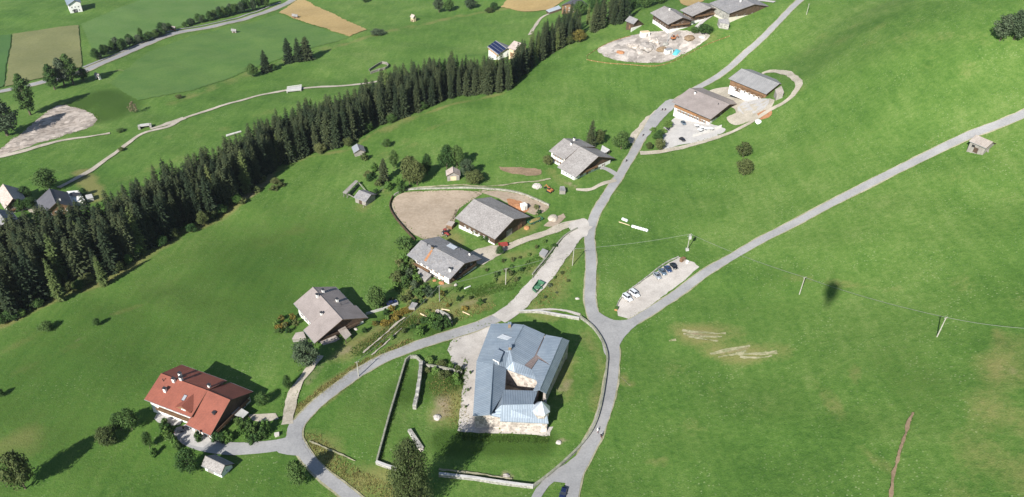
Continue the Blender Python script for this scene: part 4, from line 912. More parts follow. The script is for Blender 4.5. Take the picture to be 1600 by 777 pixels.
# ------------------------------------------------------------------ the castle
def castle():
    g = at(800, 640); z0 = g.z
    def C(x, y, h): return at_z(680 + x / 3.533, 480 + y / 3.533, z0 + h)
    ctr = C(450, 400, 5); o = Vector((ctr.x, ctr.y, z0))
    t = thing('castle', 'old walled castle with blue-grey sheet metal roofs round a small court', 'castle', tuple(o))
    def slab(name, pts, mat, th=.28):
        P = [C(*p) - o for p in pts]; m = MB(); m.prism(P, (0, 0, -th)); return m.build(name, mat, t)
    roofs = [
     [(228,300,6.6),(320,318,9.6),(300,594,9.6),(208,600,6.6)],
     [(320,318,9.6),(392,338,7.0),(384,468,7.0),(303,594,9.2)],
     [(304,597,6.6),(382,470,7.3),(366,540,8.8),(361,608,6.5)],
     [(376,456,7.2),(566,462,7.2),(540,536,8.9),(364,541,8.9)],
     [(364,542,8.9),(610,537,8.9),(625,642,5.5),(358,629,5.5)],
     [(700,169,9.0),(741,185,6.5),(614,478,6.5),(576,456,9.0)],
     [(700,169,9.0),(610,152,7.7),(561,262,7.4),(633,317,9.0)],
     [(570,287,8.0),(632,320,9.0),(590,425,9.0),(534,341,7.8)],
     [(534,342,7.8),(590,425,9.0),(577,456,9.0),(540,460,7.0),(573,402,7.0)],
     [(490,98,10.),(606,149,7.6),(548,270,7.5),(492,320,7.6),(430,300,9.),(413,240,10.)],
     [(308,93,6.6),(400,88,8.2),(489,98,10.),(413,240,10.),(345,238,8.9),(242,264,6.6)],
     [(242,265,6.7),(330,241,8.7),(320,317,9.6),(228,299,6.7)],
     [(330,241,8.8),(413,241,9.9),(430,300,9.),(390,337,7.),(320,317,9.6)],
     [(430,301,8.9),(492,322,7.6),(532,343,7.6),(600,388,7.6),(573,407,6.9),(440,358,6.8),(390,340,6.8)]]
    for p in roofs: slab('roof_slope', p, 'roof_metal')
    slab('roof_gutter', [(606,151,7.45),(560,262,7.3),(568,286,7.6),(530,342,7.4),(490,322,7.4),(548,271,7.4)], 'roof_rust')
    slab('roof_gutter', [(562,263,7.3),(633,318,8.8),(627,326,8.4),(568,286,7.5)], 'roof_rust')
    # ridge rolls
    for (a, b) in (((320,318,9.6),(300,594,9.6)), ((365,541,8.9),(545,537,8.9)), ((700,169,9.),(577,456,9.)), ((489,98,10.),(413,240,10.)), ((382,469,7.3),(304,596,7.2))):
        m = MB(); m.tube([C(*a) - o + Vector((0, 0, .03)), C(*b) - o + Vector((0, 0, .03))], .16, 6); m.build('ridge_roll', 'roof_metal', t)
    # outer walls, a little inside the eaves
    out = [(228,300,6.6),(242,265,6.6),(308,93,6.6),(400,88,8.2),(489,98,9.9),(606,149,7.6),(700,169,8.8),(741,185,6.5),(614,478,6.5),(625,560,5.8),(625,642,5.5),(358,629,5.5),(361,606,6.4),(208,600,6.6)]
    P = [C(*p) - o for p in out]; cc = sum((Vector((p.x, p.y, 0)) for p in P), Vector()) / len(P)
    Q = [Vector((cc.x + (p.x - cc.x) * .965, cc.y + (p.y - cc.y) * .965, p.z - .32)) for p in P]
    names = ['wall'] * len(Q)
    for i in range(len(Q)):
        a, b = Q[i], Q[(i + 1) % len(Q)]; n = Vector((b.y - a.y, a.x - b.x, 0)).normalized()
        if n.dot(Vector(((a.x + b.x) / 2 - cc.x, (a.y + b.y) / 2 - cc.y, 0))) > 0: n = -n
        m = MB(); m.prism([a, b, Vector((b.x, b.y, -3)), Vector((a.x, a.y, -3))], n * .7); m.build('wall', 'stone', t)
    # court walls
    cw = [(394,344,6.5),(386,462,6.6),(556,468,6.7),(572,408,6.6),(440,361,6.5)]
    K = [C(*p) - o for p in cw]; kc = sum(K, Vector()) / len(K)
    for i in range(len(K)):
        a, b = K[i], K[(i + 1) % len(K)]; n = Vector((b.y - a.y, a.x - b.x, 0)).normalized()
        if n.dot(Vector(((a.x + b.x) / 2 - kc.x, (a.y + b.y) / 2 - kc.y, 0))) < 0: n = -n
        m = MB(); m.prism([a, b, Vector((b.x, b.y, -2)), Vector((a.x, a.y, -2))], n * .4); w = m.build('court_wall', 'stone', t)
    f = MB(); f.poly([Vector((p.x, p.y, .12)) for p in K]); f.build('court_floor', 'paddock_sand', t)
    # windows of the outer walls
    for (i, k, zs, w) in ((13, 5, (2.6, 4.8), .8), (8, 4, (4.0,), .8), (7, 6, (4.2,), .9), (5, 3, (4.5,), .9), (1, 4, (3.6,), .8), (2, 3, (3.8,), .8)):
        a, b = Q[i], Q[(i + 1) % len(Q)]; n = Vector((b.y - a.y, a.x - b.x, 0)).normalized()
        if n.dot(Vector(((a.x + b.x) / 2 - cc.x, (a.y + b.y) / 2 - cc.y, 0))) < 0: n = -n
        for zz in zs:
            for j in range(k):
                p = a.lerp(b, (j + .5) / k); add_window(t, p.x, p.y, zz, math.atan2(n.y, n.x) - math.pi / 2, w, 1.0, frame='stone_grey')
    # polygonal corner turret with a bright pyramid cap
    ap = C(588, 520, 11.4) - o; rr = 2.9; N = 8
    ring = [Vector((ap.x + rr * math.cos(2 * math.pi * (i + .5) / N), ap.y + rr * math.sin(2 * math.pi * (i + .5) / N), 8.2)) for i in range(N)]
    m = MB(); m.prism([Vector((ap.x + (p.x - ap.x) * .86, ap.y + (p.y - ap.y) * .86, -3)) for p in ring], (0, 0, 11.1)); m.build('turret', 'stone', t)
    m = MB()
    for i in range(N):
        a, b = ring[i], ring[(i + 1) % N]; m.poly([a, b, ap]); m.poly([b, a, a - Vector((0, 0, .2)), b - Vector((0, 0, .2))])
    m.poly([p - Vector((0, 0, .2)) for p in ring]); m.build('turret_roof', 'tin_bright', t)
    m = MB(); m.tube([ap, ap + Vector((0, 0, 1.0))], [.1, .04], 6); m.build('finial', 'dark_metal', t)
    # roof lights and dormers
    P0 = C(380, 172, 9.2) - o
    d1 = [C(342,170,8.5) - o, C(372,152,8.9) - o, C(424,170,9.4) - o, C(398,184,9.1) - o]
    m = MB(); m.prism([p + Vector((0, 0, .12)) for p in d1], (0, 0, .16)); m.build('rooflight', 'roof_metal_pale', t)
    m = MB(); a = [C(338,250,9.) - o, C(372,262,9.3) - o, C(352,316,8.8) - o, C(318,300,8.6) - o]
    m.prism([Vector((p.x, p.y, 8.0)) for p in a], (0, 0, 2.1)); m.build('dormer', 'plaster', t)
    m = MB(); m.prism([Vector((p.x * 1.0, p.y, 10.1)) + (p - sum(a, Vector()) / 4) * .18 for p in a], (0, 0, .18)); m.build('dormer_roof', 'roof_metal', t)
    for (x, y, h) in ((410, 105, 9.2), (412, 232, 10.)):
        p = C(x, y, h) - o; m = MB(); m.box((p.x, p.y, p.z + .4), (.9, .9, 1.8)); c = m.build('chimney', 'bare_soil', t)
        m = MB(); m.box((p.x, p.y, p.z + 1.36), (1.2, 1.2, .12)); m.build('chimney_cap', 'roof_metal', t)
    # stone steps up to the south wall's foot: a battered plinth along the south and west
    m = MB(); w0 = Q[13]; 
    a, b = Q[11], Q[10]; s1 = Vector(((a - b).y, -(a - b).x, 0)).normalized()
    if s1.dot(a - cc) < 0: s1 = -s1
    m.prism([b + s1 * .02 - Vector((0, 0, b.z)) + Vector((0, 0, -1)), b + s1 * 1.1 - Vector((0, 0, b.z)) + Vector((0, 0, -1)), b + s1 * .05 - Vector((0, 0, b.z)) + Vector((0, 0, 2.4))], a - b - Vector((0, 0, a.z - b.z))); m.build('plinth', 'stone', t)
    return t
castle()

def path_world(pts, step): return catmull(w2(pts), step)
def stone_wall(label, pts, h=1.3, w=.55, mat='stone_grey', smooth=True, copm='stone_moss', step=1.2, name='stone_wall', cop=True, jit=.06, group=None, ruin=0.0):
    P = path_world(pts, step) if smooth else None
    if P is None:
        W = w2(pts); P = []
        for a, b in zip(W[:-1], W[1:]):
            a = Vector(a); b = Vector(b); k = max(1, int((b - a).length / step)); P += [a.lerp(b, j / k) for j in range(k)]
        P.append(Vector(W[-1]))
    c = P[len(P) // 2]; z = h1(c.x, c.y); t = tag(thing(name, label, 'wall', (c.x, c.y, z), 0, group), kind='thing'); rr = random.Random(len(pts) * 7 + int(h * 10))
    def strip(w_, dz0, dz1, jitter):
        m = MB(); n = len(P)
        for i, p in enumerate(P):
            d = (P[min(n - 1, i + 1)] - P[max(0, i - 1)]).normalized(); nn = Vector((-d.y, d.x)); zz = h1(p.x, p.y) - z; q = rr.uniform(-jitter, jitter) - ruin * abs(math.sin(i * .9)) * rr.random()
            for s_ in (-1, 1):
                for dz in (dz0, dz1 + q):
                    e = rr.uniform(-jitter, jitter) * .6; m.v.append((p.x - c.x + nn.x * (s_ * w_ / 2 + e), p.y - c.y + nn.y * (s_ * w_ / 2 + e), zz + dz))
        for i in range(n - 1):
            b = i * 4; e = b + 4
            for f in ((b, e, e + 1, b + 1), (b + 2, b + 3, e + 3, e + 2), (b + 1, e + 1, e + 3, b + 3), (b, b + 2, e + 2, e)): m.f.append(f); m.m.append(0)
        for b in (0, (n - 1) * 4): m.f.append((b, b + 1, b + 3, b + 2)); m.m.append(0)
        return m
    strip(w, -.6, h - .12 if cop else h, jit).build('masonry', mat, t)
    if cop: strip(w + .2, h - .05, h + .1, jit * .4).build('coping', copm, t)
    return t
PARK = [(906,497),(925,512),(940,533),(948,556),(947,580),(943,610),(936,645),(926,672),(910,695),(885,720),(860,742),(833,762)]
stone_wall('low stone park wall curving along the road right of the castle', PARK, 1.1, .42)
stone_wall('straight stone wall closing the castle meadow to the south', [(686,744),(740,750),(800,759),(833,763)], 1.2, .6, smooth=False, copm='concrete')
stone_wall('short stone wall corner left of the big tree', [(588,725),(604,731),(620,736)], 1.2, .6, smooth=False, copm='concrete')
stone_wall('long straight mossy garden wall left of the castle meadow', [(589,724),(603,672),(618,620),(634,566)], 1.3, .32, smooth=False)
stone_wall('arched end of the garden wall near the lower road', [(634,566),(641,560),(650,560),(657,567),(664,571)], 1.3, .32)
stone_wall('ruined thick wall stub inside the castle meadow', [(658,572),(656,595),(652,622),(648,640)], 2.2, 1.1, 'stone_grey', smooth=False, cop=False, jit=.15, ruin=.4)
stone_wall('thin wall running from the garden to the castle yard', [(666,573),(690,577),(722,584)], 1.1, .3, smooth=False)
stone_wall('stone wall with pale coping north of the castle', [(810,489),(840,489),(870,494),(905,500)], 1.1, .5, copm='concrete')
stone_wall('pale retaining wall beside the long farmhouse forecourt', [(1082,214),(1102,208),(1127,199)], 1.4, .4, 'concrete', smooth=False, cop=False, jit=.02)
stone_wall('stone wall round the top of the paddock', [(616,306),(640,297),(700,295),(760,296),(812,303),(858,322)], .8, .4)
stone_wall('curved dark plank wall around the left side of the paddock', [(648,376),(632,359),(618,342),(609,324),(614,308)], 1.2, .3, 'wood_dark', cop=False, jit=.03)
stone_wall('low wall edging the gravel lane below the barn', [(902,358),(880,372),(855,402),(832,430)], .7, .4, 'stone_grey', jit=.06)
stone_wall('kerb wall along the upper edge of the car park', [(962,484),(972,464),(1000,442),(1036,414),(1060,402)], .5, .35, 'stone_grey', jit=.05, cop=False)
stone_wall('dark ruined wall in the weeds above the lower road', [(688,490),(700,497),(706,508)], 1.6, .6, 'stone_grey', cop=False, jit=.15, ruin=.5)
stone_wall('grey concrete garden wall behind the grey-brown roofed house', [(572,492),(600,484),(622,476)], 1.0, .4, 'concrete', cop=False, smooth=False, jit=.02)

# ------------------------------------------------------------------ trees and shrubs
def spruce_mesh(seed, H=26.0, Rb=3.6, thin=0.0, mat='needles', bare=0.06):
    rr = random.Random(seed); m = MB(); z = H * bare; k = 0
    while z < H * .985:
        t = z / H; rad = Rb * (1 - t) ** .52 * min(1.0, .62 + 2.6 * t) * rr.uniform(.72, 1.12) + .12; n = max(6, int(12 * (1 - t) + 6)); a0 = rr.random() * 6.28
        for j in range(n):
            if rr.random() < thin: continue
            a = a0 + 6.283 * j / n + rr.uniform(-.25, .25); L = rad * rr.uniform(.7, 1.18); dr = L * rr.uniform(.18, .42); wv = min(1.0, .16 + L * .26) * rr.uniform(.8, 1.2)
            ca, sa = math.cos(a), math.sin(a); zz = z + rr.uniform(-.35, .35); px, py = -sa, ca
            def P(r, w, dz): return (ca * r + px * w, sa * r + py * w, zz + dz)
            # drooping bough, widest past the middle, tip lifted, with ragged side sprays
            m.poly([P(0.0, 0, .12), P(L * .45, wv * .55, -dr * .35), P(L * .5, 0, -dr * .22), P(L * .45, -wv * .55, -dr * .35)])
            m.poly([P(L * .42, wv * .3, -dr * .25), P(L * .74, wv * .62, -dr * .95), P(L, 0, -dr * .75), P(L * .7, 0, -dr * .5)])
            m.poly([P(L * .42, -wv * .3, -dr * .25), P(L * .7, 0, -dr * .5), P(L, 0, -dr * .75), P(L * .74, -wv * .62, -dr * .95)])
            for s_ in (-1, 1):
                r1 = L * rr.uniform(.5, .8); m.poly([P(r1 * .8, s_ * wv * .2, -dr * .3), P(r1, s_ * wv * .95, -dr * rr.uniform(.8, 1.4)), P(r1 * 1.08, s_ * wv * .3, -dr * .6)])
        z += (.52 + .62 * (1 - t)) * H / 26 * rr.uniform(.8, 1.2); k += 1
    m.poly([(0.1, 0, H * .95), (-.08, .1, H * .95), (0, 0, H * 1.02)])
    t = MB(); t.tube([(0, 0, -2), (0, 0, H * .3), (.05, .03, H * .7), (0, 0, H * .99)], [H * .014, H * .011, H * .006, .03], 6)
    return m.mesh('crown', mat, uv=False, fix=False), t.mesh('trunk', 'bark', uv=False)
def leafy_mesh(seed, H=10.0, Wd=8.0, mat='leaves', n=1700, leaf=.42, base=.18, lobes=16, narrow=False, sparse=1.0):
    """limbs carrying clumps of leaf-sized faces; the outline is uneven and open between clumps"""
    rr = random.Random(seed); m = MB(); t = MB(); ends = []
    t.tube([(0, 0, -1.2), (rr.uniform(-.1, .1), rr.uniform(-.1, .1), H * base), (rr.uniform(-.2, .2), rr.uniform(-.2, .2), H * .55), (0, 0, H * .86)], [H * .028, H * .022, H * .014, .03], 7)
    for i in range(lobes):
        u = (i + .5) / lobes; zc = H * (base + .06 + (1 - base - .16) * u); prof = math.sin(math.pi * min(1, max(.08, (u * .88 + .14)))) ** (.55 if not narrow else .8)
        a = i * 2.4 + rr.uniform(-.5, .5); r = Wd / 2 * prof * rr.uniform(.35, .78); c = Vector((math.cos(a) * r, math.sin(a) * r, zc)); ends.append((c, prof))
        st = Vector((0, 0, max(H * base, zc - r * .7))); t.tube([st, st.lerp(c, .55) + Vector((0, 0, .1 * r)), c], [H * .011, H * .007, .02], 5)
    per = n // lobes
    for (c, prof) in ends:
        sr = Wd * rr.uniform(.17, .27) * (.55 + .55 * prof)
        for _ in range(per):
            d = Vector((rr.gauss(0, 1), rr.gauss(0, 1), rr.gauss(0, 1))); d.normalize(); rad = sr * (rr.random() ** .42) * rr.uniform(.75, 1.15); p = c + Vector((d.x * rad, d.y * rad, d.z * rad * .82))
            if p.z < .1: p.z = .1 + rr.random() * .3
            nrm = (d + Vector((rr.gauss(0, .55), rr.gauss(0, .55), rr.gauss(0, .55) + .35))).normalized(); e1 = nrm.cross(Vector((rr.uniform(-1, 1), rr.uniform(-1, 1), .3))).normalized(); e2 = nrm.cross(e1); s = leaf * rr.uniform(.6, 1.35)
            m.poly([p - e1 * s * .5, p + e2 * s * .38, p + e1 * s * .55, p - e2 * s * .36])
    return m.mesh('crown', mat, uv=False, fix=False), t.mesh('trunk', 'bark', uv=False)
SPR = [spruce_mesh(11 + i, 26, rb, th, 'needles') for i, (rb, th) in enumerate(((4.1, .05), (4.7, .1), (3.8, .16), (5.0, .1), (4.3, .12), (3.6, .06)))]
SPL = [spruce_mesh(51, 26, 3.6, .15, 'needles_light'), spruce_mesh(52, 26, 4.3, .2, 'needles_light')]
BIG = {k: [leafy_mesh(100 + 10 * i + j, 10, 8, k, 3800, .5, lobes=22) for j in range(2)] for i, k in enumerate(('leaves', 'leaves_olive', 'leaves_bright', 'leaves_bluish', 'leaves_yellow'))}
TALL = [leafy_mesh(201 + j, 16, 7, m_, 4200, .55, .1, 26, True) for j, m_ in enumerate(('leaves', 'leaves_bluish', 'leaves_olive'))]
SHR = {k: [leafy_mesh(300 + 10 * i + j, 2.0, 2.4, k, 700, .3, .04, 9) for j in range(3)] for i, k in enumerate(('leaves', 'leaves_olive', 'leaves_bright', 'leaves_yellow', 'leaves_bluish'))}
OLD = leafy_mesh(231, 26, 18, 'leaves_old', 15000, .55, .1, 60)
BARE = leafy_mesh(400, 6, 5, 'twigs_brown', 700, .3, .1, 12)
def plant(meshes, P, sx, sz, name, label, cat, group=None, rz=None, tilt=0.02):
    cm, tm = meshes; o = thing(name, label, cat, (P.x, P.y, P.z), R.uniform(0, 6.28) if rz is None else rz, group)
    o.rotation_euler = (R.uniform(-tilt, tilt), R.uniform(-tilt, tilt), o.rotation_euler.z); o.scale = (sx, sx, sz)
    link_mesh('trunk', tm, o); link_mesh('crown', cm, o); return o
def tree_px(kind, bx, by, hpx, wpx, label, group=None, name=None, cat='tree', var=0, mat='leaves'):
    """a tree whose foot stands at the picture point, hpx tall and wpx wide in the picture"""
    P = at(bx, by); s, c = scale_at(P); H = hpx / (s * c) if kind != 'top' else 0; W = wpx / s
    if kind == 'leafy': return plant(BIG[mat][var % 2], P, W / 8, H / 10, name or 'tree', label, cat, group)
    if kind == 'old': return plant(OLD, P, W / 18, H / 26, name or 'tree', label, cat, group)
    if kind == 'tall': return plant(TALL[var % 3], P, W / 7, H / 16, name or 'tree', label, cat, group)
    if kind == 'spruce': return plant(SPR[var % 6], P, W / 7.2, H / 26, name or 'spruce', label, cat, group)
    if kind == 'larch': return plant(SPL[var % 2], P, W / 7.4, H / 26, name or 'larch', label, cat, group)
    if kind == 'shrub': return plant(SHR[mat][var % 3], P, W / 2.4, H / 2.0, name or 'shrub', label, 'shrub', group)
    if kind == 'bare': return plant(BARE, P, W / 5, H / 6, name or 'tree', label, cat, group)

ORD = 'first second third fourth fifth sixth seventh eighth ninth tenth eleventh twelfth thirteenth fourteenth fifteenth sixteenth seventeenth eighteenth nineteenth twentieth twenty-first twenty-second twenty-third twenty-fourth twenty-fifth twenty-sixth twenty-seventh'.split()
def ordinal(objs, what):
    """objs: (picture x, object); counts them from the left"""
    for i, (x, o) in enumerate(sorted(objs, key=lambda q: q[0])): o['label'] = ORD[i] + ' ' + what
# --- the spruce wood along the gully
EDGE = [(-25,520),(30,494),(100,452),(170,430),(240,388),(290,358),(340,340),(398,292),(430,266),(480,244),(540,228),(585,200),(640,180),(700,157),(760,148),(800,140)]
BACK = [(-25,430),(30,410),(100,394),(170,374),(240,344),(290,320),(340,298),(398,262),(430,242),(480,222),(540,200),(585,176),(640,154),(700,138),(742,130),(800,126)]
def lerp_poly(poly, t):
    k = t * (len(poly) - 1); i = min(int(k), len(poly) - 2); f = k - i
    return (poly[i][0] + (poly[i + 1][0] - poly[i][0]) * f, poly[i][1] + (poly[i + 1][1] - poly[i][1]) * f)
WOOD = 'tall dark spruce in the dense wood that crosses the slope'
spots = []
rw = random.Random(21)
for i in range(5000):
    if len(spots) >= 292: break
    t = rw.random() ** .9; u = rw.random() ** .85; a = lerp_poly(EDGE, t); b = lerp_poly(BACK, t); px, py = a[0] + (b[0] - a[0]) * u, a[1] + (b[1] - a[1]) * u
    P = at(px, py); dmin = 3.3 + 1.3 * u
    if all((P.x - q[0].x) ** 2 + (P.y - q[0].y) ** 2 > dmin * dmin for q in spots): spots.append((P, u, t))
for i, (P, u, t) in enumerate(spots):
    where = ('in the front row' if u < .18 else 'at the far upper edge' if u > .8 else 'inside') + (' at the left end of' if t < .28 else ' in the middle stretch of' if t < .62 else ' at the right end of') + ' the slope wood'; H = rw.uniform(23, 32) * (1.0 - .2 * t) * (.9 if t > .9 and u > .3 else 1) * (.8 if rw.random() < .15 else 1) * (0.85 + .15 * u); v = rw.randrange(6)
    if rw.random() < .07: plant(SPL[v % 2], P, H / 26 * rw.uniform(.9, 1.15), H / 26, 'spruce', 'lighter green spruce ' + where, 'tree', 'spruces of the slope wood', tilt=.03)
    else: plant(SPR[v], P, H / 26 * rw.uniform(.85, 1.15), H / 26, 'spruce', 'tall dark spruce ' + where, 'tree', 'spruces of the slope wood', tilt=.03)
# the rest of the wood: further spruces standing between and behind those above
def wood_mass(name, label, n, seed):
    r2 = random.Random(seed); pts = [(q[0].x, q[0].y) for q in spots]; got = []
    for _ in range(6000):
        if len(got) >= n: break
        t = r2.random(); u = r2.uniform(.08, 1.0 if t < .3 or t > .86 else 1.22); a = lerp_poly(EDGE, t); b = lerp_poly(BACK, t); P = at(a[0] + (b[0] - a[0]) * u, a[1] + (b[1] - a[1]) * u)
        if all((P.x - q[0]) ** 2 + (P.y - q[1]) ** 2 > 4.2 for q in pts): pts.append((P.x, P.y)); got.append((P, t, u))
    V = []; F = []; k = 0
    srcs = []
    for cm, tm in SPR[:4]:
        co = np.empty(len(cm.vertices) * 3); cm.vertices.foreach_get('co', co); srcs.append((co.reshape(-1, 3), [tuple(p.vertices) for p in cm.polygons]))
    for P, t, u in got:
        co, fs = srcs[r2.randrange(4)]; H = r2.uniform(18, 28) * (1 - .12 * t) * (.85 if t > .88 else 1); s = H / 26; a = r2.uniform(0, 6.28); ca, sa = math.cos(a) * s * 1.05, math.sin(a) * s * 1.05
        V.append(np.c_[co[:, 0] * ca - co[:, 1] * sa + P.x, co[:, 0] * sa + co[:, 1] * ca + P.y, co[:, 2] * s + P.z]); F += [tuple(i + k for i in f) for f in fs]; k += len(co)
    m = MB(); m.v = np.concatenate(V).tolist(); m.f = F; m.m = [0] * len(F); o = m.build(name, 'needles', uv=False, fix=False); tag(o, label, 'trees', None, 'stuff')
wood_mass('spruce_wood', 'closed dark mass of further spruces filling the slope wood', 330, 77)
# second wood, up by the hamlet
EDGE2 = [(795,142),(815,118),(850,94),(880,74),(915,56),(955,43),(985,34)]
BACK2 = [(800,128),(815,104),(845,80),(870,60),(900,44),(935,32),(975,24)]
sp2 = []
for i in range(2500):
    if len(sp2) >= 62: break
    t = rw.random(); u = rw.random(); a = lerp_poly(EDGE2, t); b = lerp_poly(BACK2, t); P = at(a[0] + (b[0] - a[0]) * u, a[1] + (b[1] - a[1]) * u)
    if all((P.x - q.x) ** 2 + (P.y - q.y) ** 2 > 12 for q in sp2): sp2.append(P)
for P in sp2:
    H = rw.uniform(15, 23); plant(SPR[rw.randrange(6)] if rw.random() < .85 else SPL[0], P, H / 26 * rw.uniform(.9, 1.2), H / 26, 'spruce', 'spruce on the bank below the top hamlet, ' + ('next to the slope wood' if P.x < 12 else 'halfway up the bank' if P.x < 45 else 'close to the timber hut'), 'tree', 'spruces below the top hamlet', tilt=.03)
_acc = []
for (x, y, h, w, m_) in ((905,26,24,26,'leaves'),(930,20,26,28,'leaves'),(958,20,24,26,'leaves_olive'),(985,16,26,28,'leaves'),(1008,12,24,30,'leaves'),(1030,6,16,22,'leaves'),(905,66,20,22,'leaves_yellow'),(890,70,14,14,'leaves_olive'),(972,32,14,16,'leaves')):
    _acc.append((x, tree_px('leafy', x, y, h, w, 'x', 'leafy trees behind the top hamlet', 'leafy_tree', mat=m_, var=x)))
ordinal(_acc, 'round leafy tree from the left among the spruces behind the top hamlet')
_acc = []
# broadleaved trees and bushes at the foot of the wood
for (x, y, h, w, m_, k) in ((523,222,34,30,'leaves','leafy'),(575,205,16,18,'leaves_bright','leafy'),(212,402,26,26,'leaves_bright','leafy'),(330,342,18,24,'leaves_olive','leafy'),(318,352,22,22,'leaves_olive','leafy'),(140,442,16,26,'leaves_olive','leafy'),(125,452,14,22,'leaves','leafy'),(455,250,30,24,'leaves','leafy'),
                         (18,500,18,26,'leaves','leafy'),(4,506,16,20,'leaves','leafy'),(35,494,12,16,'leaves_bright','leafy'),(345,335,16,22,'leaves','leafy'),(300,362,12,18,'leaves','leafy'),(682,160,14,12,'leaves_bright','leafy'),(430,288,10,16,'leaves_olive','leafy')):
    _acc.append((x, tree_px(k, x, y, h, w, 'x', 'leafy trees along the foot of the wood', 'leafy_tree', mat=m_, var=x)))
for (x, y, h, w) in ((60,480,15,20),(84,464,17,22),(110,452,14,20),(188,424,16,20),(202,412,15,18),(255,384,16,20),(272,372,15,18),(370,318,15,18),(500,240,16,20),(545,229,14,18),(612,192,14,16),(660,172,14,16)):
    _acc.append((x, tree_px('leafy', x, y, h, w, 'x', 'leafy trees along the foot of the wood', 'leafy_tree', mat=('leaves', 'leaves_bright', 'leaves_olive')[x % 3], var=x)))
ordinal(_acc, 'low leafy tree from the left along the foot of the slope wood')
_a1, _a2 = [], []
for (x, y, h, w) in ((164,446,48,22),(320,330,60,26),(96,470,70,24)): _a1.append((x, tree_px('larch', x, y, h, w, 'x', 'pale conifers at the wood edge', 'conifer', var=x)))
for (x, y, h, w) in ((410,284,9,16),(428,298,8,14),(440,292,7,12),(402,300,9,14),(380,318,8,14)): _a2.append((x, tree_px('shrub', x, y, h, w, 'x', 'bushes on the dry bank', mat='leaves_olive', var=x)))
ordinal(_a1, 'pale green conifer from the left at the lower wood edge'); ordinal(_a2, 'small dark bush from the left on the dry bank below the wood')
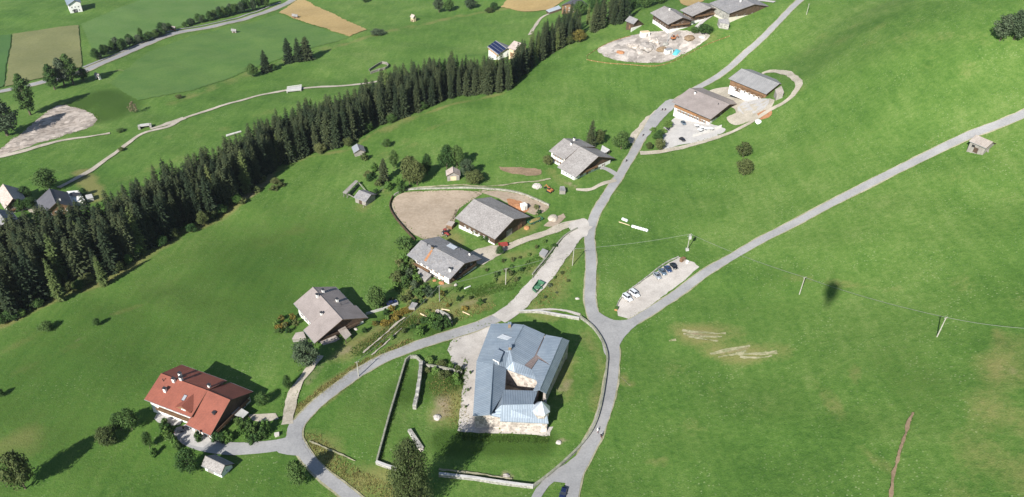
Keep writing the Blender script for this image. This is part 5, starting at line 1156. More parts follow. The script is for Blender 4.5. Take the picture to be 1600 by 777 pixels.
# --- single trees
ONE = [
 ('leafy',40,764,62,50,'broad dark tree standing alone at the left edge',0,'leaves_olive'),('leafy',170,694,26,36,'yellowish-green round tree at the end of the tree trio',0,'leaves_olive'),('leafy',190,672,28,24,'small dark middle tree of the trio left of the red roof',0,'leaves'),
 ('leafy',207,672,36,30,'tallest dark tree of the trio left of the red roof',1,'leaves'),('leafy',234,699,26,16,'thin dark sapling below the tree trio',0,'leaves'),('leafy',297,738,36,34,'round dark tree beside the small white shed',0,'leaves'),
 ('leafy',467,758,36,34,'round dark tree beside the lower road fork',1,'leaves'),('old',646,800,104,68,'tall old tree at the bottom edge shading the castle meadow',2,None),('leafy',480,574,40,44,'dark spreading tree below the grey-brown roofed house',0,'leaves_bluish'),
 ('leafy',588,482,34,30,'dense dark tree behind the grey-brown roofed house',1,'leaves'),('leafy',450,608,22,15,'small leafy tree beside the house track',1,'leaves'),('leafy',411,632,18,22,'bushy tree above the red house garden',0,'leaves'),
 ('spruce',600,284,36,17,'small spruce left of the paddock',1,None),('leafy',616,264,30,15,'slim dark tree above the small spruce',0,'leaves'),('leafy',640,290,46,32,'olive-toned tree by the paddock corner',0,'leaves_olive'),('leafy',652,290,40,26,'second olive tree by the paddock corner, darker',1,'leaves_olive'),
 ('leafy',668,274,34,16,'dark narrow tree right of the olive trees',1,'leaves'),('leafy',698,264,38,26,'left one of the dark round pair behind the log hut',0,'leaves'),('leafy',714,264,38,24,'right one of the dark round pair behind the log hut',1,'leaves'),('leafy',729,278,30,24,'grey-green tree right of the log hut',0,'leaves_bluish'),
 ('leafy',741,287,20,34,'low wide olive bush right of the log hut',1,'leaves_olive'),('leafy',604,230,13,15,'small round tree on the slope above the paddock',0,'leaves'),('spruce',922,230,42,20,'tall conifer right behind the white house',2,None),('leafy',936,226,24,18,'leafy tree beside the conifer behind the white house',1,'leaves_olive'),
 ('leafy',970,233,28,28,'dark round tree between white house and main road',0,'leaves'),('leafy',856,258,15,18,'small bush at the left corner of the white house',0,'leaves_olive'),('leafy',1161,246,24,26,'upper of two olive trees alone in the meadow',0,'leaves_olive'),('leafy',1162,274,26,28,'lower of two olive trees alone in the meadow',1,'leaves_olive'),
 ('leafy',1562,64,42,34,'wide dark grey-green tree on the top right meadow',0,'leaves_bluish'),('leafy',1584,62,46,40,'second half of the dark tree pair on the top right meadow',1,'leaves_bluish'),('leafy',1028,222,20,16,'small tree on the forecourt island, upper',0,'leaves'),('leafy',1030,234,18,20,'small tree at the forecourt corner',1,'leaves_olive'),('leafy',1014,234,12,12,'bush at the mouth of the farm lane',0,'leaves_olive'),
 ('leafy',1042,200,14,18,'bush on the grass strip beside the forecourt',1,'leaves_bright'),
 ('tall',48,180,68,30,'tall slim poplar between valley road and scree',0,None),('tall',12,212,64,46,'bushy poplar at the left edge above the scree',1,None),('tall',86,140,42,24,'leftmost of the poplar cluster by the valley road',0,None),('tall',101,134,46,24,'middle of the poplar cluster by the valley road',1,None),('tall',115,132,50,28,'tallest of the poplar cluster by the valley road',0,None),('leafy',132,126,20,18,'small tree in the poplar shade',0,'leaves'),
 ('leafy',395,120,20,20,'round tree on the terrace edge of the valley slope',0,'leaves'),('spruce',416,113,34,18,'single spruce on the terrace edge of the valley slope',0,None),('leafy',428,110,10,12,'low bush beside the terrace spruce',0,'leaves'),('spruce',452,98,38,18,'first of three close conifers on the valley slope',1,None),('spruce',467,96,36,20,'second of three close conifers on the valley slope',2,None),('spruce',480,94,36,20,'third of three close conifers on the valley slope',3,None),
 ('leafy',590,55,9,24,'low long bush on the upper terrace edge',0,'leaves_bluish'),('leafy',686,20,26,18,'leafy tree in the hedge at the top edge, left',0,'leaves_bluish'),('leafy',702,18,18,18,'leafy tree in the hedge at the top edge, middle',1,'leaves'),('leafy',735,14,16,22,'bushy tree in the hedge at the top edge, right',0,'leaves_bluish'),('leafy',772,16,12,14,'lone bush near the stubble field',0,'leaves'),('leafy',765,20,8,16,'low bush near the stubble field',1,'leaves_olive'),('leafy',570,4,10,12,'small tree in the hay field at the top edge',0,'leaves'),
 ('leafy',76,298,36,36,'big dark tree behind the charcoal chalet',0,'leaves'),('leafy',42,312,22,22,'dark garden tree between the village roofs',1,'leaves'),('leafy',48,326,18,24,'garden bush between the village roofs',0,'leaves'),('leafy',34,330,20,18,'dark bush beside the grey village roof',1,'leaves'),('leafy',131,306,12,14,'small dark tree behind the flat annex',0,'leaves'),
 ('leafy',73,517,14,24,'dark round bush on the lower left meadow',0,'leaves'),('leafy',152,509,12,13,'smaller dark bush on the lower left meadow',1,'leaves'),('bare',210,176,18,16,'leafless brownish tree on the valley terrace',0,None),('leafy',280,154,6,12,'low bush on the valley terrace',1,'leaves_olive'),('leafy',781,398,14,13,'small round tree beside the farm lane',0,'leaves'),
 ('leafy',2,620,12,14,'dark bush cut by the left edge',0,'leaves'),('leafy',1100,52,14,26,'wide bush below the cream house',0,'leaves'),('leafy',1085,52,10,14,'bush at the corner of the building site',1,'leaves'),('leafy',188,206,5,14,'low bush beside the scree track',0,'leaves'),('leafy',190,236,6,10,'bush at the bend of the valley path',1,'leaves_olive'),
]
for (k, x, y, h, w, lab, v, m_) in ONE: tree_px(k, x, y, h, w, lab, None, 'tree' if k in ('leafy', 'tall', 'bare', 'old') else 'conifer', var=v, mat=m_ or 'leaves')
rt_ = random.Random(5); _a1, _a2 = [], []
for i in range(24):
    t = i / 23; x = 150 + 116 * t; y = 94 - 44 * t
    _a1.append((i, tree_px('leafy', x + rt_.uniform(-3, 3), y + rt_.uniform(-3, 1), rt_.uniform(11, 21) * (1.25 if i == 11 else 1), rt_.uniform(9, 15), 'x', 'hedge row left of the valley road', 'hedge_tree', var=i, mat=('leaves', 'leaves_bluish', 'leaves')[i % 3])))
for i in range(26):
    t = i / 25; x = 288 + 132 * t; y = 43 - 32 * t
    _a2.append((i, tree_px('leafy', x + rt_.uniform(-3, 3), y + rt_.uniform(-3, 0), rt_.uniform(8, 14) + 9 * t, rt_.uniform(8, 13), 'x', 'hedge row above the valley road', 'hedge_tree', var=i, mat=('leaves', 'leaves', 'leaves_bluish')[i % 3])))
ordinal(_a1, 'tree from the left in the lower hedge row beside the valley road'); ordinal(_a2, 'tree from the left in the upper hedge row above the valley road')
# --- garden and bank shrubs
def shrubs(spots_, label, group, mats, hr=(7, 12), wr=(9, 16), seed=1):
    r2 = random.Random(seed)
    acc = [(x, tree_px('shrub', x, y, r2.uniform(*hr), r2.uniform(*wr), label, group, mat=mats[i % len(mats)], var=i)) for i, (x, y) in enumerate(spots_)]
    w = label.split(' '); k = next(i for i, q in enumerate(w) if q in ('shrub', 'bush', 'clump')); ordinal(acc, ' '.join(w[:k + 1]) + ' from the left ' + ' '.join(w[k + 1:]))
shrubs([(637,392),(643,404),(634,412),(645,420),(630,428),(640,434),(652,440),(622,440),(634,448),(648,452),(660,456),(625,418),(655,464),(670,462),(618,452),(640,466),(628,384)], 'shrub in the overgrown garden below the patched-roof farmhouse', 'garden shrubs below the farmhouse', ('leaves', 'leaves_bluish', 'leaves_bright', 'leaves_olive'), (9, 18), (12, 24), 2)
shrubs([(432,508),(440,500),(446,512),(436,520),(452,506),(458,500),(462,508),(450,520)], 'flowering garden shrub beside the grey-brown roofed house', 'flower garden shrubs', ('leaves_bright', 'leaves_yellow', 'leaves_olive', 'leaves'), (6, 10), (8, 15), 3)
shrubs([(372,664),(381,668),(378,678),(392,676),(398,682),(388,690),(404,672),(397,690),(416,674),(350,692),(340,688),(358,690),(312,690),(410,684)], 'clipped round shrub in the driveway garden of the red house', 'driveway garden shrubs', ('leaves', 'leaves', 'leaves_bright'), (10, 17), (12, 20), 4)
shrubs([(256,672),(262,682),(270,690),(258,662),(274,698),(266,674),(280,703),(242,712)], 'loose shrub below the house terrace of the red house', 'terrace shrubs', ('leaves', 'leaves_bright', 'leaves'), (8, 14), (10, 16), 5)
shrubs([(684,516),(672,512),(664,504),(655,522),(690,505),(676,500),(700,512)], 'rank green bush on the bank above the lower road', 'bank bushes', ('leaves', 'leaves_bright'), (9, 16), (12, 20), 6)
shrubs([(596,478),(602,492),(612,486),(640,480),(648,474),(620,500),(632,470),(660,474)], 'weedy shrub beside the concrete garden wall', 'wall shrubs', ('leaves_olive', 'leaves', 'leaves_yellow'), (6, 11), (9, 16), 7)
shrubs([(672,566),(690,570),(705,575),(716,582),(712,592),(700,588),(680,582),(668,582),(716,600),(690,590)], 'tall weed clump by the thin wall left of the castle', 'weed clumps by the castle', ('leaves_bright', 'leaves_olive'), (6, 11), (9, 18), 8)
shrubs([(735,360),(745,366),(752,374),(760,378),(728,350),(770,374),(742,358),(722,345)], 'low garden bush in front of the barn', 'barn garden bushes', ('leaves', 'leaves_olive', 'leaves_bright'), (5, 9), (8, 14), 9)
shrubs([(838,326),(842,334),(798,430),(815,424),(800,408),(866,386),(806,440),(775,432)], 'rough bush on the banks between farm lane and gravel lane', 'lane bank bushes', ('leaves_olive', 'leaves'), (4, 8), (7, 12), 10)
shrubs([(570,250),(586,268),(578,282),(592,290),(608,296),(588,304),(576,276),(622,290),(628,300)], 'bush among the trees left of the paddock', 'bushes left of the paddock', ('leaves_olive', 'leaves_bright', 'leaves'), (8, 14), (10, 18), 11)
shrubs([(735,584),(731,611),(728,637)], 'small dark bush in a row on the castle terrace', 'castle terrace bushes', ('leaves',), (4, 5), (4, 5), 12)
shrubs([(1020,205),(1036,208),(1022,216)], 'low green shrub on the forecourt grass island', 'forecourt shrubs', ('leaves_bright',), (5, 8), (8, 14), 13)

shrubs([(612,470),(606,500),(586,508),(570,520),(654,505),(668,488),(700,480),(716,470),(735,468),(750,476),(690,462),(665,446),(600,470),(714,456),(726,484),(646,512),(632,520),(612,530),(596,540)], 'small scrubby bush scattered on the rough bank above the lower road', 'scrub on the rough bank', ('leaves_olive', 'leaves_bright', 'leaves_yellow', 'leaves'), (4, 9), (6, 13), 21)
shrubs([(786,410),(800,418),(812,404),(826,400),(838,388),(850,380),(790,424),(822,412),(760,424),(772,440)], 'low weed bush on the grass below the farm lane', 'weeds below the farm lane', ('leaves_olive', 'leaves_bright'), (3, 6), (5, 10), 22)
shrubs([(858,448),(866,436),(878,428),(852,466),(842,474),(888,440),(870,458)], 'low weed bush on the wedge between gravel lane and main road', 'weeds on the road wedge', ('leaves_bluish', 'leaves_bright', 'leaves_olive'), (2, 5), (5, 10), 23)
# --- rough long grass on banks and verges: nobody could count it
def tuft_field(name, label, polys, n, mat, hr=(.35, .9), seed=1):
    r2 = random.Random(seed); V = []; F = []; base = []
    for (pts, share) in polys:
        W = catmull(w2(pts[:-1]), 2.0); rad = pts[-1]
        for _ in range(int(n * share)):
            c = W[r2.randrange(len(W))]; a = r2.uniform(0, 6.283); q = rad * math.sqrt(r2.random()); base.append((c.x + math.cos(a) * q, c.y + math.sin(a) * q))
    B = np.array(base); Z = hf(B[:, 0], B[:, 1])
    for (x, y), z in zip(base, Z):
        for _ in range(3):
            h = r2.uniform(*hr); a = r2.uniform(0, 6.283); w = h * r2.uniform(.18, .34); l = h * r2.uniform(.1, .5); ca, sa = math.cos(a), math.sin(a); k = len(V); dx, dy = r2.uniform(-.3, .3), r2.uniform(-.3, .3)
            V += [(x + dx - sa * w, y + dy + ca * w, z), (x + dx + sa * w, y + dy - ca * w, z), (x + dx + ca * l + sa * w * .4, y + dy + sa * l - ca * w * .4, z + h), (x + dx + ca * l - sa * w * .4, y + dy + sa * l + ca * w * .4, z + h * .9)]; F.append((k, k + 1, k + 2, k + 3))
    m = MB(); m.v = V; m.f = F; m.m = [0] * len(F); o = m.build(name, mat, uv=False, fix=False); tag(o, label, 'grass', None, 'stuff'); return o
tuft_field('dry_grass', 'straw-coloured long grass on the road banks', [([(560,572),(535,590),(500,615),(470,638),2.2], .16), ([(640,535),(600,552),(570,568),2.0], .1), ([(488,688),(520,722),(560,752),(620,772),3.5], .2), ([(700,470),(660,492),(610,515),(575,540),4], .18), ([(760,478),(720,492),(690,505),3.5], .1), ([(0,510),(100,456),(170,436),(240,391),(290,361),(340,344),(400,296),2.0], .1), ([(880,420),(865,450),(845,475),4], .08), ([(685,600),(705,630),(715,655),4], .08)], 6500, 'dry_grass', (.15, .42), 3)
tuft_field('rank_grass', 'rank green grass on banks and wall feet', [([(640,500),(600,525),(560,550),3.5], .2), ([(690,570),(715,585),(710,600),3.5], .15), ([(800,445),(770,450),(740,460),4], .15), ([(720,682),(780,686),(850,688),1.6], .12), ([(635,575),(610,655),(592,720),1.0], .1), ([(640,400),(630,430),(650,460),6], .14), ([(870,385),(840,405),(815,425),2.5], .08)], 6500, 'rank_grass', (.15, .45), 4)
tuft_field('orange_flowers', 'orange-yellow flowering weeds beside the concrete garden wall', [([(640,484),(622,492),(602,506),1.8], .7), ([(436,512),(446,508),1.4], .3)], 1300, 'leaves_yellow', (.4, .9), 5)

# grass creeping over the edges of roads and yards
def edge_tufts(name, label, lines, per_m, mat, hr, seed, spread=.35):
    r2 = random.Random(seed); base = []
    for (pts, off, closed) in lines:
        P = catmull(w2(pts), 1.0, closed); n = len(P)
        for i, p in enumerate(P):
            d = (P[(i + 1) % n if closed else min(n - 1, i + 1)] - P[i - 1 if closed else max(0, i - 1)])
            if d.length < 1e-6: continue
            d.normalize(); nn = Vector((-d.y, d.x))
            for s_ in ((-1, 1) if off else (1,)):
                clump = .5 + .5 * math.sin(i * .37 + s_) * math.sin(i * .11)
                for _ in range(int(per_m * (.3 + 1.4 * clump) + r2.random())): q = off * s_ + r2.gauss(0, spread); base.append((p.x + nn.x * q + r2.uniform(-.5, .5) * d.x, p.y + nn.y * q + r2.uniform(-.5, .5) * d.y))
    B = np.array(base); Z = np.concatenate([hf(c[:, 0], c[:, 1]) for c in np.array_split(B, max(1, len(B) // 2000))]); V = []; F = []
    for (x, y), z in zip(base, Z):
        for _ in range(2):
            h = r2.uniform(*hr); a = r2.uniform(0, 6.283); w = h * r2.uniform(.3, .6); l = h * r2.uniform(.2, .9); ca, sa = math.cos(a), math.sin(a); k = len(V)
            V += [(x - sa * w, y + ca * w, z + .04), (x + sa * w, y - ca * w, z + .04), (x + ca * l + sa * w * .5, y + sa * l - ca * w * .5, z + h), (x + ca * l - sa * w * .5, y + sa * l + ca * w * .5, z + h * .9)]; F.append((k, k + 1, k + 2, k + 3))
    m = MB(); m.v = V; m.f = F; m.m = [0] * len(F); o = m.build(name, mat, uv=False, fix=False); tag(o, label, 'grass', None, 'stuff')
edge_tufts('verge_grass', 'short grass creeping over the road edges', [(MAIN[2:], 2.55, False), (HILL, 2.5, False), (LOWER, 2.4, False)], 1.6, 'rank_grass', (.12, .3), 9)
edge_tufts('yard_weeds', 'weeds growing in from the edges of yards and paddock', [
  ([(612,322),(618,308),(640,300),(700,298),(752,301),(735,314),(716,328),(708,350),(693,369),(662,374),(640,361),(622,342)], 0, True),
  ([(934,78),(960,64),(1000,53),(1062,48),(1108,54),(1094,70),(1062,88),(1036,98),(985,97),(952,91)], 0, True), ([(700,548),(710,530),(735,518),(768,505)], 0, False), ([(728,578),(712,574),(700,548)], 0, False), ([(728,560),(722,620),(716,674),(780,678),(858,682)], 0, False),
  ([(898,370),(876,398),(850,432),(826,460),(804,483)], 3.2, False), ([(886,353),(860,363),(830,373),(800,384)], 2.1, False), ([(1030,238),(1060,232),(1100,222),(1140,208),(1172,192)], 1.7, False), ([(450,645),(454,622),(466,600),(482,578)], 1.7, False),
  ([(-8,242),(38,205),(72,176),(96,164),(130,172),(152,186),(138,200),(100,212),(60,224)], 0, False), ([(748,298),(800,301),(848,317),(858,325),(838,336)], 0, False)], 2.2, 'rank_grass', (.2, .5), 10, .7)

# ------------------------------------------------------------------ more small structures
leanto(None, 'carport', 'flat grey carport roof at the shaded gable of the red-roofed house', [(380, 653), (388.6, 644.6), (372, 635), (360.6, 646.5)], 2.5, 2.5, 'concrete', 'plaster', cat='carport', posts=True)
leanto(None, 'tool_shed', 'tiny grey-roofed shed beside the orange digger', [(874, 298), (884, 298), (882, 291), (875, 291)], 2.0, 2.5, 'roof_slate', 'wood_grey')
leanto(None, 'garden_hut', 'small grey-roofed garden hut in the weeds by the orange flowers', [(638, 481), (648, 481), (653, 474), (644, 472)], 1.8, 2.3, 'roof_slate', 'wood_grey')
leanto(None, 'wood_store', 'slatted grey wood store roof on the bank beside the gravel lane', [(842, 396), (851, 402), (857, 392), (848, 388)], 1.4, 1.8, 'roof_metal_grey', 'wood_grey')
leanto(None, 'feed_shed', 'small board shed between the paddock and the barn', [(697, 351), (706, 354), (711, 347), (701, 345)], 2.0, 2.4, 'boards', 'wood_brown')
leanto(None, 'terrace_roof', 'pale glass-roofed terrace behind the white house', [(937, 240.5), (948, 238), (953, 234), (941, 227)], 2.4, 2.7, 'concrete', 'plaster', posts=True, cat='terrace')

# ------------------------------------------------------------------ vehicles
def section_loft(m, secs, mi=0):
    """secs: list of rings of equal count"""
    n0 = len(m.v); k = len(secs[0])
    for s in secs: m.v += [tuple(p) for p in s]
    for i in range(len(secs) - 1):
        for j in range(k):
            jj = (j + 1) % k; m.f.append((n0 + i * k + j, n0 + i * k + jj, n0 + (i + 1) * k + jj, n0 + (i + 1) * k + j)); m.m.append(mi)
    m.f.append(tuple(n0 + j for j in range(k))[::-1]); m.f.append(tuple(n0 + (len(secs) - 1) * k + j for j in range(k))); m.m += [mi, mi]
def ring(x, hw, z0, z1, r=.16):
    pts = []
    for (sx, sz) in ((1, 0), (1, 1), (-1, 1), (-1, 0)):
        zc = z1 if sz else z0; d = -1 if sz else 1
        a = (x, sx * hw, zc + d * r * 1.0); b = (x, sx * (hw - r), zc); pts += [a, b] if (sx, sz) in ((1, 1), (-1, 0)) else [b, a]
    return pts
_wheel = None
def wheel_mesh():
    global _wheel
    if _wheel is None:
        w = MB(); w.tube([(0, -.11, 0), (0, .11, 0)], .33, 14); h = MB(); h.tube([(0, -.12, 0), (0, .125, 0)], .2, 10)
        _wheel = (w.mesh('wheel', 'rubber', uv=False), h.mesh('hub', 'steel', uv=False))
    return _wheel
def car(label, a, b, paint, van=False, L=None, group=None, name='parked_car'):
    """a: front of the car, b: rear, both picture points on the ground"""
    A, B = at(*a), at(*b); c = (A + B) / 2; d = Vector((A.x - B.x, A.y - B.y)); rz = math.atan2(d.y, d.x); L = L or (4.8 if van else 4.35)
    t = thing(name, label, 'van' if van else 'car', (c.x, c.y, h1(c.x, c.y) + .12), rz, group)
    zx = (h1(c.x + math.cos(rz) * 1.5, c.y + math.sin(rz) * 1.5) - h1(c.x - math.cos(rz) * 1.5, c.y - math.sin(rz) * 1.5)) / 3
    t.rotation_euler = (0, -math.atan(zx), rz); W = .92 if van else .88; h = L / 2
    m = MB()
    if van: S = [(-h, .86, .45, 1.1), (-h + .12, W, .3, 1.22), (-h + .9, W, .22, 1.22), (0, W, .22, 1.2), (h - 1.1, W, .22, 1.12), (h - .2, W * .95, .28, .98), (h, W * .85, .42, .8)]
    else: S = [(-h, .76, .42, .8), (-h + .15, W * .95, .3, .95), (-h + .9, W, .2, .98), (0, W, .2, .95), (h - 1.2, W, .2, .93), (h - .25, W * .93, .26, .8), (h, W * .8, .4, .66)]
    section_loft(m, [ring(*s) for s in S]); m.build('body', paint, t, smooth=False)
    c0, c1, rf, rb, zt, zb = (-h + .1, h - 1.25, h - 1.75, -h + .25, 1.85, 1.2) if van else (-h + .45, h - 1.3, h - 2.0, -h + 1.0, 1.44, .93)
    g = MB(); g.v = [(c0, W * .93, zb), (c1, W * .93, zb), (c1, -W * .93, zb), (c0, -W * .93, zb), (rb, W * .74, zt), (rf, W * .74, zt), (rf, -W * .74, zt), (rb, -W * .74, zt)]
    g.f = [(0, 1, 5, 4), (1, 2, 6, 5), (2, 3, 7, 6), (3, 0, 4, 7), (4, 5, 6, 7), (3, 2, 1, 0)]; g.m = [0] * 6; g.build('cabin_glass', 'glass', t)
    r_ = MB(); r_.prism([(rb - .03, W * .75, zt - .02), (rf + .04, W * .75, zt - .02), (rf + .04, -W * .75, zt - .02), (rb - .03, -W * .75, zt - .02)], (0, 0, .06)); r_.build('roof', paint, t)
    for s_ in (-1, 1):
        p = MB(); p.beam((c1 - .02, s_ * W * .9, zb), (rf, s_ * W * .74, zt), .07); p.build('pillar', paint, t)
        p = MB(); p.beam((c0 + .02, s_ * W * .9, zb), (rb, s_ * W * .74, zt), .12); p.build('pillar', paint, t)
        p = MB(); p.box((h - .1, s_ * W * .62, .66), (.14, .34, .14)); p.build('headlight', 'frame_white', t)
        p = MB(); p.box((-h + .06, s_ * W * .68, .78), (.1, .26, .16)); p.build('tail_light', 'paint_red', t)
        p = MB(); p.box((c1 - .25, s_ * (W + .08), zb + .05), (.14, .2, .14)); p.build('mirror', paint, t)
        for x in (-h + .85, h - .85):
            o = link_mesh('wheel', wheel_mesh()[0], t, (x, s_ * (W - .1), .3)); link_mesh('hub', wheel_mesh()[1], o)
    return t
G = 'vehicles in the gravel car park'
car('black car, last in the row of four in the gravel car park', (1057.8, 423.8), (1047.2, 412.8), 'car_black', group=G)
car('deep blue car beside the black one in the gravel car park', (1049, 428.5), (1038, 417.2), 'car_blue', group=G)
car('blue-grey car, second from left of four in the gravel car park', (1040.5, 432.8), (1029.8, 421.8), 'car_bluegrey', group=G)
car('silver car, first of the row of four in the gravel car park', (1032.4, 438.8), (1021.2, 427.5), 'car_silver', group=G)
car('white van, right one of the white pair in the gravel car park', (997.5, 466.3), (985.5, 457.3), 'car_white', True, 4.5, group=G, name='parked_van')
car('white van, left one of the white pair in the gravel car park', (986.3, 472.6), (974.5, 463.8), 'car_white', True, 4.5, group=G, name='parked_van')
car('dark blue car on the lower road fork at the bottom edge', (875, 789), (884, 759), 'car_navy', name='moving_car')
car('black car on the paved forecourt of the red-roofed house', (294, 671), (276, 676.5), 'car_dark')
car('dark car nose-on beside the forecourt hedge of the long farmhouse', (1044.6, 207), (1042, 197.5), 'car_dark')
car('grey car in front of the long farmhouse wall', (1071, 197.5), (1064.5, 191), 'car_bluegrey')
car('black car near the lane corner of the farm forecourt', (1071.5, 223), (1060.5, 217), 'car_black')
car('navy car half in shade beside the concrete garden wall', (620.5, 472), (605, 479), 'car_navy')
def tractor(label, px, py, rz, paint):
    P = at(px, py); t = thing('tractor', label, 'tractor', (P.x, P.y, P.z), rz)
    m = MB(); section_loft(m, [ring(-.2, .42, .7, 1.35, .1), ring(1.2, .4, .7, 1.3, .1), ring(1.9, .34, .7, 1.15, .1)]); m.build('bonnet', paint, t)
    m = MB(); m.box((-.9, 0, 1.0), (1.5, 1.3, .7)); m.build('chassis', paint, t)
    m = MB(); m.v = [(-1.5, .6, 1.35), (0, .6, 1.35), (0, -.6, 1.35), (-1.5, -.6, 1.35), (-1.3, .5, 2.4), (-.2, .5, 2.4), (-.2, -.5, 2.4), (-1.3, -.5, 2.4)]; m.f = [(0, 1, 5, 4), (1, 2, 6, 5), (2, 3, 7, 6), (3, 0, 4, 7), (4, 5, 6, 7), (3, 2, 1, 0)]; m.m = [0] * 6; m.build('cab_glass', 'glass', t)
    MB().box((-.75, 0, 2.46), (1.4, 1.25, .1)).build('cab_roof', paint, t)
    for s_ in (-1, 1):
        o = link_mesh('wheel', wheel_mesh()[0], t, (-1.1, s_ * .85, .75), None, (2.3, 2.6, 2.3)); link_mesh('hub', wheel_mesh()[1], o)
        o = link_mesh('wheel', wheel_mesh()[0], t, (1.4, s_ * .75, .45), None, (1.4, 1.8, 1.4)); link_mesh('hub', wheel_mesh()[1], o)
    return t
tractor('red-brown tractor behind the patched-roof farmhouse', 697, 367, -.8, 'paint_red')
def trailer(label, a, b, paint, load=None, W=2.2, cat='trailer', name='farm_trailer'):
    A, B = at(*a), at(*b); c = (A + B) / 2; d = Vector((A.x - B.x, A.y - B.y)); rz = math.atan2(d.y, d.x); L = d.length
    t = thing(name, label, cat, (c.x, c.y, c.z), rz); MB().box((0, 0, .85), (L, W, .12)).build('bed', paint, t)
    for s_ in (-1, 1):
        MB().box((0, s_ * (W / 2 - .03), 1.15), (L, .06, .5)).build('side_board', paint, t); MB().box((s_ * (L / 2 - .03), 0, 1.15), (.06, W - .14, .5)).build('end_board', paint, t)
        for x in (-L * .22, L * .22):
            o = link_mesh('wheel', wheel_mesh()[0], t, (x, s_ * (W / 2 - .1), .4), None, (1.2, 1.4, 1.2)); link_mesh('hub', wheel_mesh()[1], o)
    MB().beam((L / 2, 0, .7), (L / 2 + 1.3, 0, .5), .12).build('drawbar', 'dark_metal', t)
    if load: lump(load[0], load[1], t, L * .45, W * .45, load[2], (0, 0, .9), 'load')
    return t
def lump(mat, seed, parent, rx, ry, h, loc=(0, 0, 0), name='heap', n=14):
    rr = random.Random(seed); m = MB(); rings = 5
    for i in range(rings):
        t = i / rings; rad = math.cos(t * math.pi / 2) ** .8
        for j in range(n):
            a = 6.283 * j / n; q = rr.uniform(.82, 1.12); m.v.append((math.cos(a) * rx * rad * q, math.sin(a) * ry * rad * q, h * math.sin(t * math.pi / 2) * rr.uniform(.85, 1.1) - (.3 if i == 0 else 0)))
    m.v.append((0, 0, h)); k = len(m.v) - 1
    for i in range(rings - 1):
        for j in range(n): jj = (j + 1) % n; m.f.append((i * n + j, i * n + jj, (i + 1) * n + jj, (i + 1) * n + j)); m.m.append(0)
    for j in range(n): m.f.append(((rings - 1) * n + j, (rings - 1) * n + (j + 1) % n, k)); m.m.append(0)
    return m.build(name, mat, parent, loc=loc)
trailer('red flat trailer at the barn gable beside the farm lane', (793, 384), (779, 386), 'paint_red')
trailer('green wagon loaded with yellow hay at the barn corner', (846, 343), (826, 352), 'paint_green', ('dry_grass', 3, 1.1))
def heap(label, px, py, wpx, h, mat, seed, flat=1.0, group=None, name='gravel_heap', cat='heap'):
    P = at(px, py); s, _ = scale_at(P); o = lump(mat, seed, None, wpx / s / 2, wpx / s / 2 * flat, h, (P.x, P.y, P.z), name); tag(o, label, cat, group, 'thing'); o.rotation_euler = (0, 0, seed * .7); return o
heap('pale gravel heap in the grass near the orange digger', 839, 292, 15, 1.5, 'gravel', 1)
heap('wide grey gravel heap beside the farm lane mouth', 864, 342, 20, 1.2, 'track_gravel', 2, .8)
heap('orange-brown sawdust heap at the barn corner', 823, 357, 10, 1.0, 'wood_orange', 3)
heap('white plastic-covered heap beside the farm lane', 1185, 191, 11, 1.2, 'bale_wrap', 4)
heap('brown manure heap behind the barn', 812, 324, 17, 1.3, 'rust_soil', 5)
heap('small pile of pale rubble in the castle meadow', 683, 653, 13, .7, 'gravel', 6)
heap('low rubble pile at the wall foot below the castle', 873, 692, 9, .5, 'gravel', 7)
heap('stone pile at the castle meadow wall', 791, 745, 12, .6, 'stone', 8)
for i, (x, y, w, h, m_, lab) in enumerate(((1012,74,34,2.6,'site_gravel','largest rubble heap in the middle of the building site'),(1022,66,22,2.2,'stone','pale rubble heap behind the largest one on the building site'),(990,72,20,1.6,'stone','low pale rubble heap on the left of the building site'),(1034,78,18,1.8,'bare_soil','brown earth heap right of the largest rubble heap'),(1078,60,22,1.6,'bare_soil','brown earth heap at the right end of the building site'),(1000,82,14,1.0,'gravel','small gravel heap at the front of the building site'),(970,82,14,.9,'rust_soil','low reddish brick heap at the left tip of the site'),(1098,58,14,1.2,'gravel','pale heap at the far right corner of the site'),(1040,70,12,1.4,'stone_grey','grey stone heap behind the teal tarp'))):
    heap(lab, x, y, w, h, m_, 20 + i, .8, 'heaps on the building site', 'rubble_heap')
def tarp(label, corners, mat, h=.8):
    P = [at(*q) for q in corners]; c = sum(P, Vector()) / len(P); m = MB(); n = 6
    for i in range(n + 1):
        for j in range(n + 1):
            u, v = i / n, j / n; p = P[0].lerp(P[1], u).lerp(P[3].lerp(P[2], u), v); m.v.append((p.x - c.x, p.y - c.y, p.z - c.z + .1 + h * math.sin(math.pi * u) ** .5 * math.sin(math.pi * v) ** .5 * R.uniform(.8, 1.1)))
    for i in range(n):
        for j in range(n): k = i * (n + 1) + j; m.f.append((k, k + n + 1, k + n + 2, k + 1)); m.m.append(0)
    o = m.build('tarpaulin', mat); o.location = c; md = o.modifiers.new('thickness', 'SOLIDIFY'); md.thickness = .05; tag(o, label, 'tarpaulin', None, 'thing'); return o
tarp('bright teal tarpaulin at the front of the building site', [(1050, 86), (1057, 88), (1064, 80), (1056, 76)], 'tarp_teal', 1.0)
tarp('flat blue garden trampoline cover beside the shaded gable', [(370, 628), (379, 630), (382, 622), (373, 620)], 'car_bluegrey', .4)
def crate(label, px, py, d, rz, mat, name, cat, z=0, lid=None):
    P = at(px, py); t = thing(name, label, cat, (P.x, P.y, P.z), rz); MB().box((0, 0, d[2] / 2 - .15), (d[0], d[1], d[2] + .3)).build('body', mat, t); MB().box((0, 0, d[2] + .06), (d[0] + .2, d[1] + .2, .12)).build('lid', lid or mat, t)
    MB().box((d[0] * .2, -d[1] / 2 - .02, d[2] * .42), (d[0] * .25, .05, d[2] * .7)).build('door', 'wood_grey', t); return t
